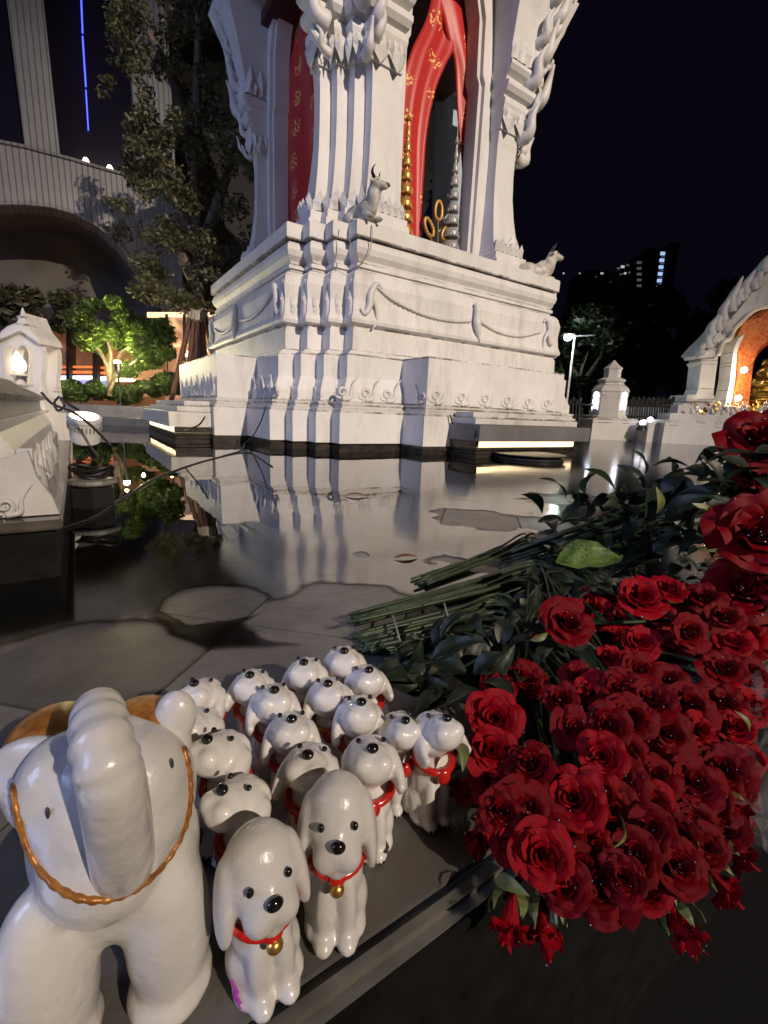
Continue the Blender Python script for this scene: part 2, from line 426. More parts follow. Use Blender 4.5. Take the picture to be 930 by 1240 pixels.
tier('plinth', [(.012, -.01), (.012, .045), (.03, .047), (.03, .056), (.018, .058), (.018, .064)], GRANITE_OLD, shrine)
tier('base_wall', [(.012, .064), (.012, .296)], PLASTER, shrine)
tier('base_moulding', [(.028, .296), (.028, .322), (.05, .330), (.05, .345), (.045, .349), (.045, .372), (.075, .378)], PLASTER2, shrine)
tier('leaf_tier', [(.080, .378), (.082, .45), (.10, .50), (.128, .56), (.128, .728)], PLASTER, shrine)
tier('middle_tier', [(.150, .728), (.150, .745), (.185, .752), (.185, .768), (.222, .774), (.228, .925), (.240, .932), (.240, .955)], PLASTER, shrine)
tier('bulging_dado', [(.235, .955), (.200, .975), (.195, 1.0), (.215, 1.05), (.225, 1.15), (.215, 1.26), (.235, 1.33), (.262, 1.362), (.30, 1.372)], PLASTER, shrine)
tier('cornice', [(.300, 1.372), (.300, 1.392), (.282, 1.396), (.282, 1.425), (.305, 1.432), (.300, 1.455), (.272, 1.49), (.262, 1.53), (.268, 1.565), (.285, 1.59), (.30, 1.600)], PLASTER, shrine)
tier('top_slab', [(.252, 1.600), (.252, 1.706), (.262, 1.716)], PLASTER3, shrine)
tier('pillar_podium', [(.50, 1.716), (.50, 1.76), (.53, 1.765), (.53, 1.80)], PLASTER3, shrine, .1)

# projecting central blocks with moulded courses, four sides
def block_loops(prof, a0, a1, side):
    out = []
    for m, z in prof:
        d = -.262 + m; x0 = a0 + m; x1 = a1 - m
        pts = [(x0, d), (x1, d), (x1, .35), (x0, .35)]
        if side == 1: pts = [(b, a) for a, b in pts]
        if side == 2: pts = [(a, W - b) for a, b in pts]
        if side == 3: pts = [(W - b, a) for a, b in pts]
        out.append([L(a, b, z) for a, b in pts])
    return out
for side in range(4):
    blk = None
    for nm, prof, mm in (('projecting_block', [(.0, -.01), (.0, .296)], PLASTER), ('block_moulding', [(.016, .296), (.016, .322), (.038, .330), (.038, .345), (.033, .349), (.033, .372), (.045, .378)], PLASTER2),
                         ('block_leaf_course', [(.045, .378), (.05, .72), (.052, .735)], PLASTER)):
        bm = newbm(); loft(bm, block_loops(prof, .985, 2.735, side))
        if blk is None: blk = putw(nm, bm, shrine, mm)
        else: putw(nm, bm, blk, mm)
    bm = newbm(); loft(bm, block_loops([(-.012, -.012), (-.012, .05), (-.004, .056), (-.004, .062)], .985, 2.735, side)); putw('block_plinth', bm, blk, GRANITE_OLD)

# landing steps with a lit strip under the slab: separate pieces of furniture in front of two sides
STRIP = mat('warm_light_strip', (.9, .8, .6), .4, emit=(1.0, .74, .42), es=2.6)
def landing(side, slabmat, label, a0, a1):
    t = thing('landing_step', label, 'step', L(1.86, -.45, 0) if side == 0 else L(-.45, 1.86, 0), 'lit landing steps at the foot of the shrine')
    def bx(nm, x0, x1, d0, z0, z1, m, d1=-.265):
        bm = newbm()
        if side == 0: lbox(bm, x0, x1, d0, d1, z0, z1)
        else: lbox(bm, d0, d1, x0, x1, z0, z1)
        bmesh.ops.bevel(bm, geom=list(bm.edges), offset=.003, segments=1, affect='EDGES')
        return putw(nm, bm, t, m)
    bx('base_course', a0 + .02, a1 - .02, -.565, -.01, .022, GRANITE_OLD)
    bx('base_course', a0 + .03, a1 - .03, -.552, .024, .050, GRANITE_OLD)
    bx('base_course', a0 + .02, a1 - .02, -.560, .052, .075, GRANITE_OLD)
    bx('light_strip', a0 + .05, a1 - .05, -.548, .079, .120, STRIP)
    bx('end_block', a0 + .015, a0 + .048, -.556, .077, .122, GRANITE_OLD); bx('end_block', a1 - .048, a1 - .015, -.556, .077, .122, GRANITE_OLD)
    bx('end_block', a0 + .018, a0 + .046, -.50, .0769, .1221, GRANITE_OLD)
    bx('slab', a0, a1 + (.10 if side == 0 else 0), -.60, .124, .246, slabmat)
    bx('tread', a0 + .02, a1 - .02, -.53, .248, .292, PLASTER2)
    bx('tread', a0 + .05, a1 - .05, -.47, .294, .338, PLASTER2)
    return t
landing(0, GREYSLAB, 'grey slab landing step with glowing strip on the right side of the shrine', 1.24, 2.52)
landing(1, PLASTER2, 'stained white landing step with a lit underside on the left side of the shrine', 1.05, 2.75)

# --- relief carving -------------------------------------------------
def curl_mesh(name, flip=1, h=.14, wd=.15, d=.016):
    """a curling flame leaf in relief, lies in the xz plane, stands out towards -y"""
    bm = newbm()
    sp = []
    for k in range(22):
        a = -pi / 2 + k * .42; r = .034 * (1 - k / 26)
        sp.append(Vector((flip * (cos(a) * r - .03), 0, .045 + sin(a) * r)))
    tube(bm, sp, [d * (.38 + .4 * (1 - k / 22)) for k in range(22)], 6)
    fl = cat_pts([(flip * -.03, 0, .006), (flip * .02, 0, .015), (flip * .028, 0, .06), (flip * .045, 0, .10), (flip * .075, 0, h)], 5)
    tube(bm, fl, [d * .95 * (1 - i / (len(fl) + 1)) + .0015 for i in range(len(fl))], 6)
    fl = cat_pts([(flip * -.04, 0, .01), (flip * -.07, 0, .02), (flip * -.08, 0, .045)], 4)
    tube(bm, fl, [d * .6 * (1 - i / (len(fl) + 2)) for i in range(len(fl))], 6)
    me = bpy.data.meshes.new(name); bm.to_mesh(me); bm.free()
    for p in me.polygons: p.use_smooth = True
    me.materials.append(CARVE); return me
def flame_mesh(name, h=.16, wd=.05, d=.018):
    """upright pointed leaf with beads, in relief"""
    bm = newbm()
    pts = cat_pts([(0, 0, 0), (.004, 0, h * .35), (-.004, 0, h * .7), (.006, 0, h)], 5)
    tube(bm, pts, [wd * .42 * (1 - (i / len(pts)) ** 1.4) + .003 for i in range(len(pts))], 6)
    for s in (-1, 1):
        p2 = cat_pts([(s * wd * .15, 0, 0), (s * wd * .5, 0, h * .18), (s * wd * .45, 0, h * .42)], 4)
        tube(bm, p2, [wd * .18 * (1 - i / (len(p2) + 2)) for i in range(len(p2))], 6)
    for k in range(3): ell(bm, (0, -wd * .25, h * (.12 + .2 * k)), (wd * .2, wd * .2, wd * .22), seg=4)
    for v_ in bm.verts: v_.co.y *= d / wd * 1.6
    me = bpy.data.meshes.new(name); bm.to_mesh(me); bm.free()
    for p in me.polygons: p.use_smooth = True
    me.materials.append(CARVE); return me
CURL = {1: curl_mesh('curl', 1), -1: curl_mesh('curl', -1)}
FLAME = flame_mesh('flame')
def facing(side):
    """rotation taking local -y to the outward normal of a side: 0 = right face (-v), 1 = left face (-u)"""
    if side == 0: return ROTU.to_4x4()
    return Matrix((-VV, UU, Vector((0, 0, 1)))).transposed().to_4x4()
def relief(nm, me, side, a, d, z, sc=1.0, sx=1.0):
    p = L(a, d, z) if side == 0 else L(d, a, z)
    o = bpy.data.objects.new(nm, me); COL.objects.link(o); o.parent = shrine
    o.matrix_local = Matrix.Translation(p - shrine.location) @ facing(side) @ Matrix.Diagonal((sc * sx, sc, sc, 1))
    return o
for side in (0, 1):
    # on the set-back wall: beside the redents
    for a in (.50, .70, .90): relief('curl_relief', CURL[1 if side == 0 else -1], side, a, .083, .385, 1.3)
    # on the projecting block
    for k in range(6): relief('curl_relief', CURL[1 if side == 0 else -1], side, 1.16 + k * .27, -.214, .385, 1.45)
    if side == 1:
        for k in range(7): relief('flame_relief', FLAME, side, 1.10 + k * .24, -.222, .385, 1.05)
        for a in (.55, .80): relief('flame_relief', FLAME, side, a, .078, .385, 1.1)
for i in range(4):   # curls and small flames on the little redent facets
    u0, v0 = (3 - i) * r_ + .085, i * r_ + .085
    if i > 0: relief('curl_relief', CURL[1], 0, u0 + .06, v0 + .002, .382, .62)
    relief('curl_relief', CURL[-1], 1, v0 + .055, u0 + .002, .382, .80)
    if i > 0: relief('flame_relief', FLAME, 0, (3 - i) * r_ + .225 + .055, i * r_ + .222, .99, 1.35, .8)
    relief('flame_relief', FLAME, 1, i * r_ + .222 + .05, (3 - i) * r_ + .222, .99, 1.9, .9)
relief('curl_relief', CURL[-1], 1, -.14, 1.03, .385, 1.1)   # flank of the projecting block
# garlands
def garland(side, pts, m_):
    bm = newbm(); c = cat_pts([L(a, d, z) if side == 0 else L(d, a, z) for a, d, z in pts], 14)
    tube(bm, c, [.016 + .0045 * (1 if i % 2 else -1) for i in range(len(c))], 6)
    o = putw('garland_relief', bm, shrine, m_); smooth(o)
def hook(side, a, z, fl, d=.205):
    bm = newbm()
    P = lambda x, zz: (L(a + x * fl, d, z + zz) if side == 0 else L(d, a + x * fl, z + zz))
    c = cat_pts([P(-.09, .0), (P(-.05, -.03)), P(-.01, .03), P(.0, .12), P(.05, .20), P(.10, .17)], 6)
    tube(bm, c, [.008 + .02 * sin(pi * i / (len(c) - 1)) for i in range(len(c))], 7)
    c = cat_pts([P(.0, .10), P(.05, .02), P(.06, -.08), P(.02, -.14)], 5)
    tube(bm, c, [.018 * (1 - i / (len(c) + 2)) + .004 for i in range(len(c))], 7)
    o = putw('leaf_hook_relief', bm, shrine, CARVE); smooth(o)
for side in (0, 1):
    zt = 1.26; zb = 1.14; d = .215
    garland(side, [(.80, d, zt + .01), (.98, d, 1.19), (1.3, d, 1.125), (1.6, d, 1.12), (1.83, d, 1.15)], CARVE)
    garland(side, [(1.95, d, 1.16), (2.2, d, 1.10), (2.5, d, 1.10), (2.80, d, 1.18)], CARVE)
    hook(side, .76, 1.08, 1); hook(side, 2.92, 1.10, -1)
    bm = newbm()
    P = lambda x, z: (L(1.88 + x, .19, z) if side == 0 else L(.19, 1.88 + x, z))
    c = cat_pts([P(-.03, 1.30), P(0, 1.24), P(0, 1.16), P(.03, 1.06), P(.06, .98)], 5)
    tube(bm, c, [.012, .018, .022, .028, .032, .034, .032, .030, .03, .03, .032, .036, .036, .034, .03, .026, .022, .018, .014, .010, .006], 7)
    o = putw('praying_figure_relief', bm, shrine, CARVE); smooth(o)
# --- pillars -----------------------------------------------------------
PM = .69; PS = .105
PROF = [(.17, 1.80), (.17, 1.86), (.145, 1.87), (.145, 1.93), (.12, 1.945), (.09, 2.0), (.06, 2.12), (.03, 2.3), (.008, 2.5), (0, 2.7), (0, 2.92), (.012, 3.05)]
CAPP = [(.03, 3.050), (.06, 3.210), (.075, 3.250), (.075, 3.290), (.045, 3.295), (.045, 3.325), (.085, 3.340), (.115, 3.375), (.115, 3.415), (.07, 3.420), (.07, 3.460), (.12, 3.490), (.145, 3.520), (.145, 3.550), (.10, 3.555), (.13, 3.690), (.19, 3.940), (.27, 4.190), (.36, 4.440)]
def pier_loop(o_, z, mu, mv):
    e = .26; ev = .11
    base = [(3 * PS, 0), (3 * PS, PS), (2 * PS, PS), (2 * PS, 2 * PS), (PS, 2 * PS), (PS, 3 * PS), (0, 3 * PS)]
    pts = [(PM + 3 * PS + e + o_ * .32, PM - o_)] + [(PM + a - o_, PM + b - o_) for a, b in base]
    pts += [(PM - o_, PM + 3 * PS + ev + o_ * .32), (PM + .42, PM + 3 * PS + ev + o_ * .32), (PM + .42, PM + .42), (PM + 3 * PS + e + o_ * .32, PM + .42)]
    if mu: pts = [(W - a, b) for a, b in pts]
    if mv: pts = [(a, W - b) for a, b in pts]
    return [L(a, b, z) for a, b in pts]
def acanthus_strip(bm, a, b, h, n, out, down=False):
    """row of pointed leaves between world points a and b"""
    a = Vector(a); b = Vector(b); d = (b - a); 
    for k in range(n):
        p0 = a + d * (k / n); p1 = a + d * ((k + 1) / n); mid = (p0 + p1) / 2
        hh = h * random.uniform(.85, 1.1); s = -1 if down else 1
        top = mid + Vector((0, 0, s * hh)) + out * .012
        ctr = mid + Vector((0, 0, s * hh * .45)) + out * .040
        q0 = p0 + Vector((0, 0, s * hh * .5)) + out * .006; q1 = p1 + Vector((0, 0, s * hh * .5)) + out * .006
        vs = [bm.verts.new(x) for x in (p0, p1, q1, top, q0, ctr, mid + out * .02)]
        for f in ((0, 6, 5, 4), (6, 1, 2, 5), (5, 2, 3), (4, 5, 3)): bm.faces.new([vs[i] for i in f])
for mu in (0, 1):
    for mv in (0, 1):
        bm = newbm(); loft(bm, [pier_loop(o_, z, mu, mv) for o_, z in PROF]); pil = putw('pillar', bm, shrine, PLASTER3)
        bm = newbm(); loft(bm, [pier_loop(o_, z, mu, mv) for o_, z in CAPP]); cap_ = putw('capital', bm, pil, PLASTER3)
        bm = newbm(); bm2 = newbm()
        cen = sum(pier_loop(.0, 0, mu, mv), Vector()) / 12
        lo = pier_loop(.115, 1.945, mu, mv); lo2 = pier_loop(.085, 1.94, mu, mv); hi = pier_loop(.055, 3.22, mu, mv); nv = pier_loop(.12, 3.57, mu, mv)
        for k in range(9):
            for (bb, lp, h, dn, dens) in ((bm, lo, .13, False, 14), (bm, lo2, .20, False, 6), (bm2, hi, .13, True, 17), (bm2, hi, .19, True, 7), (bm2, nv, .30, False, 9), (bm2, nv, .17, False, 15)):
                a, b = lp[k], lp[k + 1]
                out = Vector((b.y - a.y, a.x - b.x, 0)).normalized()
                if (((a + b) / 2) - Vector((cen.x, cen.y, a.z))).dot(out) < 0: out = -out
                acanthus_strip(bb, a, b, h, max(1, round((b - a).length * dens)), out, dn)
        putw('base_leaves', bm, pil, CARVE); putw('capital_leaves', bm2, pil, CARVE)
        # flame crest curling off the outer corners
        for (k, sgn) in ((1, 0), (7, 1)):
            bm = newbm(); base = pier_loop(.10, 3.1, mu, mv)[k]; far = pier_loop(.10, 3.1, mu, mv)[0 if k == 1 else 8]
            dirv = (base - Vector((cen.x, cen.y, 3.1))); dirv.z = 0; dirv.normalize()
            for j in range(13):
                z0 = 3.05 + j * .105; off = dirv * (-.04 + .26 * (j / 13) ** 1.4)
                b0 = base + off + Vector((0, 0, z0 - 3.1)); k1 = random.uniform(.55, 1.7); sd = Vector((-dirv.y, dirv.x, 0)) * random.uniform(-.09, .09)
                c = cat_pts([b0 - dirv * .06 + sd, b0 + dirv * .03 * k1 + sd + Vector((0, 0, .03)), b0 + dirv * .05 * k1 + sd * 1.4 + Vector((0, 0, .10 * k1)), b0 + dirv * .085 * k1 + sd + Vector((0, 0, .17 * k1))], 4)
                tube(bm, c, [.042 * k1 * (1 - (i / len(c)) ** 1.2) + .004 for i in range(len(c))], 6)
            smooth(putw('flame_crest', bm, pil, CARVE))
        # pointed corner leaf standing on the podium at the pillar foot
        bm = newbm(); b0 = pier_loop(.20, 1.78, mu, mv)[0]
        dirv = UU * (1 if not mu else -1)
# window frames + reveals inside each opening and lintel with ceiling
def frame_side(side, mirror_label=None):
    """thin moulded frame set in the opening between pillars"""
    def P(a, d, z):
        if side == 0: return L(a, d, z)
        if side == 1: return L(d, a, z)
        if side == 2: return L(a, W - d, z)
        return L(W - d, a, z)
    for s in (0, 1):
        bm = newbm()
        A = lambda a: a if s == 0 else W - a
        for (w0, w1, d0) in (((1.24, 1.39, .80), (1.38, 1.43, .84)) if side in (0, 2) else ((1.06, 1.20, .80), (1.19, 1.24, .84))):
            path = [(1.72, w0, w1), (3.44, w0, w1), (3.50, w0 + .02, w1 + .035), (3.62, w0 + .02, w1 + .04), (3.95, w0 + .02, w1 + .05), (4.15, w0 + .05, w1 + .12), (4.36, w0 + .12, w1 + .28)]
            for (z0, a0, a1), (z1, b0, b1) in zip(path, path[1:]):
                hexa(bm, [P(A(a0), d0, z0), P(A(a1), d0, z0), P(A(a1), d0 + .16, z0), P(A(a0), d0 + .16, z0), P(A(b0), d0, z1), P(A(b1), d0, z1), P(A(b1), d0 + .16, z1), P(A(b0), d0 + .16, z1)])
        bmesh.ops.recalc_face_normals(bm, faces=bm.faces)
        putw('opening_frame', bm, shrine, PLASTER3)
for s in range(4): frame_side(s)
bm = newbm(); lbox(bm, .5, W - .5, .5, W - .5, 4.36, 5.0); putw('entablature', bm, shrine, PLASTER3)
bm = newbm(); loft(bm, [[L(W / 2 + a * (r), W / 2 + b * r, z) for a, b in ((-1, -1), (1, -1), (1, 1), (-1, 1))] for r, z in ((1.7, 5.0), (1.7, 5.1), (1.2, 5.3), (1.3, 5.5), (.9, 5.8), (.9, 6.1), (.5, 6.5), (.45, 7.2), (.05, 8.4))]); putw('tiered_roof', bm, shrine, PLASTER3)
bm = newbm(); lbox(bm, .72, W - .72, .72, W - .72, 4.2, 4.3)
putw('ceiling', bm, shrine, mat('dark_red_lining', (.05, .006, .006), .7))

def curtain_mat():
    m, n, l, b = nodes("red_gilt_cloth")
    geo = n.new("ShaderNodeNewGeometry")
    vo = n.new("ShaderNodeTexVoronoi"); vo.inputs["Scale"].default_value = 3.4; vo.inputs["Randomness"].default_value = .35
    l.new(geo.outputs["Position"], vo.inputs["Vector"])
    vs = n.new("ShaderNodeTexVoronoi"); vs.inputs["Scale"].default_value = 34; l.new(geo.outputs["Position"], vs.inputs["Vector"])
    c1 = n.new("ShaderNodeMath"); c1.operation = 'LESS_THAN'; c1.inputs[1].default_value = .30; l.new(vo.outputs["Distance"], c1.inputs[0])
    c2 = n.new("ShaderNodeMath"); c2.operation = 'LESS_THAN'; c2.inputs[1].default_value = .42; l.new(vs.outputs["Distance"], c2.inputs[0])
    mu = n.new("ShaderNodeMath"); mu.operation = 'MULTIPLY'; l.new(c1.outputs[0], mu.inputs[0]); l.new(c2.outputs[0], mu.inputs[1])
    mx = n.new("ShaderNodeMixRGB"); mx.inputs[1].default_value = (.44, .010, .008, 1); mx.inputs[2].default_value = (.75, .42, .14, 1); l.new(mu.outputs[0], mx.inputs[0])
    l.new(mx.outputs[0], b.inputs["Base Color"]); b.inputs["Roughness"].default_value = .45
    b.inputs["Sheen Weight"].default_value = .2
    return m
CLOTH = curtain_mat()
def drape(pts, thick, nm='curtain', m_=None, par=shrine):
    """hanging cloth: outline rows (left point, right point) top to bottom, pleated and given thickness"""
    bm = newbm(); NX = 14; rows = []
    nrm = None
    pl = cat_pts([a for a, b in pts], 6); pr = cat_pts([b for a, b in pts], 6)
    for a, b in zip(pl, pr):
        d = (b - a); d2 = Vector((d.x, d.y, 0)).normalized() if Vector((d.x, d.y, 0)).length > 1e-6 else UU
        nn = Vector((d2.y, -d2.x, 0))
        rows.append([(a + d * (k / NX) + nn * (.022 * sin(k / NX * pi * 3.1 + a.z * 1.3))) for k in range(NX + 1)])
    for off in (0, 1):
        pass
    V1 = [[bm.verts.new(p) for p in r] for r in rows]
    V2 = [[bm.verts.new(p + VV * thick) for p in r] for r in rows]
    for V_ in (V1, V2):
        for A, B in zip(V_, V_[1:]):
            for k in range(NX): bm.faces.new((A[k], A[k + 1], B[k + 1], B[k]))
    for k in (0, NX):
        for i in range(len(rows) - 1): bm.faces.new((V1[i][k], V1[i + 1][k], V2[i + 1][k], V2[i][k]))
    bmesh.ops.recalc_face_normals(bm, faces=bm.faces)
    return smooth(putw(nm, bm, par, m_ or CLOTH))
vf, vb = 1.02, 2.6
# gathered drapes seen through the right opening
drape([(onv(500, -60, vf), onv(590, -60, vf)), (onv(532, 0, vf), onv(588, 0, vf)), (onv(545, 45, vf), onv(587, 60, vf)), (onv(553, 75, vf), onv(586, 120, vf)), (onv(556, 130, vf), onv(586, 150, vf)), (onv(562, 220, vf), onv(583, 230, vf)), (onv(560, 330, vf), onv(578, 340, vf))], .015)
drape([(onv(532, -60, 1.05), onv(560, -50, 1.05)), (onv(521, 12, 1.05), onv(551, 48, 1.05)), (onv(500, 60, 1.05), onv(538, 80, 1.05)), (onv(488, 105, 1.05), onv(526, 110, 1.05)), (onv(482, 150, 1.05), onv(516, 160, 1.05)), (onv(480, 210, 1.05), onv(512, 220, 1.05)), (onv(480, 310, 1.05), onv(508, 310, 1.05))], .015)
# the closed dark curtain in the left opening
drape([(onu(335, -60, 1.02), onu(362, -60, 1.02)), (onu(338, 0, 1.02), onu(372, 0, 1.02)), (onu(338, 120, 1.02), onu(385, 120, 1.02)), (onu(338, 200, 1.02), onu(388, 200, 1.02)), (onu(338, 290, 1.02), onu(386, 290, 1.02))], .015)
drape([(onv(530, 60, 2.3), onv(560, 60, 2.3)), (onv(528, 118, 2.3), onv(566, 112, 2.3)), (onv(526, 200, 2.3), onv(568, 200, 2.3)), (onv(524, 330, 2.3), onv(570, 330, 2.3))], .02, 'blue_grey_hanging', mat('blue_grey_cloth', (.38, .45, .58), .7))
# dark inner lining at the top of the hall
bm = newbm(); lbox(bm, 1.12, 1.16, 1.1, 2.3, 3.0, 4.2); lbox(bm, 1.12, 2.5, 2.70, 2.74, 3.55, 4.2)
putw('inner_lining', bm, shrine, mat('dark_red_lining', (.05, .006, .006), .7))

#=OBJECTS=
# ------------------------------------------------------------------ tiered umbrellas and gilt leaves in the shrine
def chatra(name, label, base, top, n, rmax, m_, m2):
    t = thing(name, label, 'ceremonial umbrella', base)
    H = top - base.z
    bm = newbm(); tube(bm, [(0, 0, 0), (0, 0, H * .97)], .012, 8); put('pole', bm, t, m2)
    for k in range(n):
        f = k / n; z = H * (.06 + .86 * f); r = rmax * (1 - .86 * f ** .9); hh = H * .86 / n
        bm = newbm(); lathe(bm, [(r, z), (r * 1.02, z + hh * .3), (r * .96, z + hh * .34), (r * .7, z + hh * .62), (.012, z + hh * .7)], n=18)
        for j in range(18):
            a = 2 * pi * j / 18; ell(bm, (cos(a) * r, sin(a) * r, z - hh * .02), (r * .10, r * .10, hh * .14), seg=3)
        put('tier', bm, t, m_)
    bm = newbm(); lathe(bm, [(.02, H * .92), (.03, H * .93), (.008, H * .97), (.002, H * 1.08)], n=10); put('finial', bm, t, m_)
    return t
SILVER = mat('tarnished_silver', (.42, .42, .42), .45, metal=.25, var=.5, scale=60)
GOLDT = mat('gilded_metal', (.60, .34, .08), .40, metal=.35, var=.5, scale=60)
b0 = onv(545, 300, .98)
chatra('ceremonial_umbrella', 'silver tiered ceremonial umbrella standing in the right opening of the shrine', Vector((b0.x, b0.y, 1.80)), onv(547, 158, .98).z, 9, .105, SILVER, SILVER)
b0 = onv(489, 280, .95)
chatra('ceremonial_umbrella', 'gold tiered ceremonial umbrella half hidden behind the middle pillar', Vector((b0.x, b0.y, 1.80)), onv(487, 128, .95).z, 9, .10, GOLDT, GOLDT)
t = thing('gilt_leaf_spray', 'gilt spray of three almond shaped leaves behind the shrine ledge', 'ornament', Vector(onv(530, 300, 1.0)))
for (x, y, rr) in ((531, 257, 0), (520, 277, -.6), (540, 283, .6)):
    p = onv(x, y, 1.0); bm = newbm(); c = []
    for k in range(20):
        a = 2 * pi * k / 20; r = .062 * (1 - .35 * sin(a)) if sin(a) > 0 else .062
        q = Vector((cos(a) * .045, 0, sin(a) * .07 if sin(a) < 0 else sin(a) * .10))
        q = Matrix.Rotation(rr, 3, 'Y') @ q; c.append(p + UU * q.x + Vector((0, 0, q.z)))
    tube(bm, c, .018, 6, closed=True); smooth(putw('gilt_leaf', bm, t, GOLDT))
    bm = newbm(); tube(bm, [p - Vector((0, 0, .06)), onv(530, 305, 1.0)], .006, 5); putw('stalk', bm, t, GOLDT)

# ------------------------------------------------------------------ cows on the shrine ledge
def cow(name, label, p, ang, sc, head_turn=0.0):
    t = thing(name, label, 'cow statue', p, 'cow statues on the shrine ledge'); t.rotation_euler = (0, 0, ang); t.scale = (sc,) * 3
    bm = newbm()                                   # faces +x, lying down, units 1 = body length
    ell(bm, (-.22, 0, .20), (.27, .17, .19)); ell(bm, (.10, 0, .22), (.24, .155, .19)); ell(bm, (.02, 0, .20), (.34, .15, .16))
    ell(bm, (.13, 0, .39), (.11, .06, .07))
    ht = Matrix.Rotation(head_turn, 3, 'Z'); nb = Vector((.27, 0, .30))
    ell(bm, nb, (.12, .10, .17), Matrix.Rotation(.5, 3, 'Y')); ell(bm, (.30, 0, .43), (.135, .125, .17), Matrix.Rotation(.25, 3, 'Y')); ell(bm, (.33, 0, .33), (.09, .07, .2), Matrix.Rotation(.2, 3, 'Y'))
    hc = Vector((.36, 0, .57))
    H = lambda x, y, z: hc + ht @ Vector((x, y, z))
    ell(bm, H(0, 0, 0), (.13, .11, .115)); ell(bm, H(.10, 0, -.03), (.10, .078, .08)); ell(bm, H(.17, 0, -.045), (.06, .065, .06))
    for s in (-1, 1):
        ell(bm, (.24, s * .12, .06), (.17, .05, .055)); ell(bm, (.36, s * .11, .03), (.09, .035, .035))
        ell(bm, (-.28, s * .15, .13), (.16, .07, .12)); ell(bm, (-.10, s * .19, .04), (.18, .045, .04))
    me = sculpt(bm, .018, 5); bdy = put('body', me, t, mat('grimy_white_statue', (.50, .48, .43), .5, scale=9, col2=(.30, .28, .24), bump=.3, bscale=40))
    for s in (-1, 1):
        bm = newbm(); c = cat_pts([H(-.02, s * .07, .08), H(-.03, s * .14, .13), H(-.01, s * .16, .19), H(.02, s * .13, .25)], 4)
        tube(bm, c, [.036 * (1 - i / (len(c) + 1)) for i in range(len(c))], 7); smooth(put('horn', bm, t, BLACKP))
        bm = newbm(); ell(bm, H(-.04, s * .12, .02), (.03, .065, .028), ht @ Matrix.Rotation(s * -.4, 3, 'X')); smooth(put('ear', bm, t, me.materials[0]))
        bm = newbm(); ell(bm, H(.06, s * .092, .03), (.018, .012, .018), seg=6); put('eye', bm, t, BLACKP)
    bm = newbm(); ell(bm, H(.215, 0, -.03), (.028, .055, .038), seg=8); smooth(put('muzzle', bm, t, mat('dark_grey_paint', (.06, .055, .05), .4)))
    bm = newbm(); c = cat_pts([(-.48, 0, .22), (-.52, .05, .12), (-.45, .14, .04), (-.35, .2, .02)], 5); tube(bm, c, .018, 6); smooth(put('tail', bm, t, me.materials[0]))
    return t
ua = math.atan2(UU.y, UU.x)
cow('cow_statue', 'white cow statue with black horns sitting at the foot of the middle pillar', L(.76, .36, 1.716), ua - 1.45, .42, .55)
cow('cow_statue', 'white cow statue lying on the far right end of the shrine ledge', L(2.93, .45, 1.716), ua - .45, .46, -.15)

# cables draped on the shrine
def cable(pts, r, label, m_=None, nm='cable', n=8, group='loose cables around the shrine'):
    bm = newbm(); tube(bm, cat_pts(pts, n), r, 6); o = put(nm, bm, None, m_ or mat('black_rubber', (.012, .012, .012), .4)); smooth(o)
    return tag(o, label, 'cable', group)
cable([onv(547 - 2, 502, -.285), onv(550, 520, -.30), onv(557, 537, -.33), onv(570, 541, -.45), onv(577, 520, -.61)], .006, 'thin black cable looped beside the grey step of the shrine')
cable([onu(322, 492, -.012), onu(316, 510, -.02), onu(305, 530, -.05), onz(297, 536.5, .01), onz(292, 545, .004), onz(270, 552, .004)], .005, 'black cable running down the shrine base into the water')
cable([L(.58, .24, 1.72), L(.57, .235, 1.62), L(.6, .228, 1.45), L(.68, .228, 1.42), L(.75, .228, 1.5), L(.77, .235, 1.66), L(.76, .30, 1.73)], .004, 'thin grey wire hanging in a loop below the middle cow statue', mat('grey_wire', (.25, .24, .22), .5))
cable([onu(248, 505, -.61) , onu(240, 515, -.62), onu(222, 522, -.62)], .005, 'short black cable hanging over the left landing step')
cable([onz(75, 640, .004), onz(115, 625, .004), onz(150, 602, .004), onz(195, 576, .004), onz(255, 556, .004), onz(300, 548, .004), onz(330, 565, .004)], .0032, 'long black cable snaking across the shallow water to the shrine')
bm = newbm(); lathe(bm, [(.16, .004), (.16, .02), (.12, .03), (.05, .034)], n=20); lathe(bm, [(.17, .036), (.17, .044)], n=20)
t = put('drain_cover', bm, None, mat('black_plastic', (.018, .018, .018), .35)); t.location = onz(640, 556, 0); t.scale = (1.6, 1.6, 1)
tag(t, 'low black floor fitting lying in the water by the lit step', 'floor fitting')

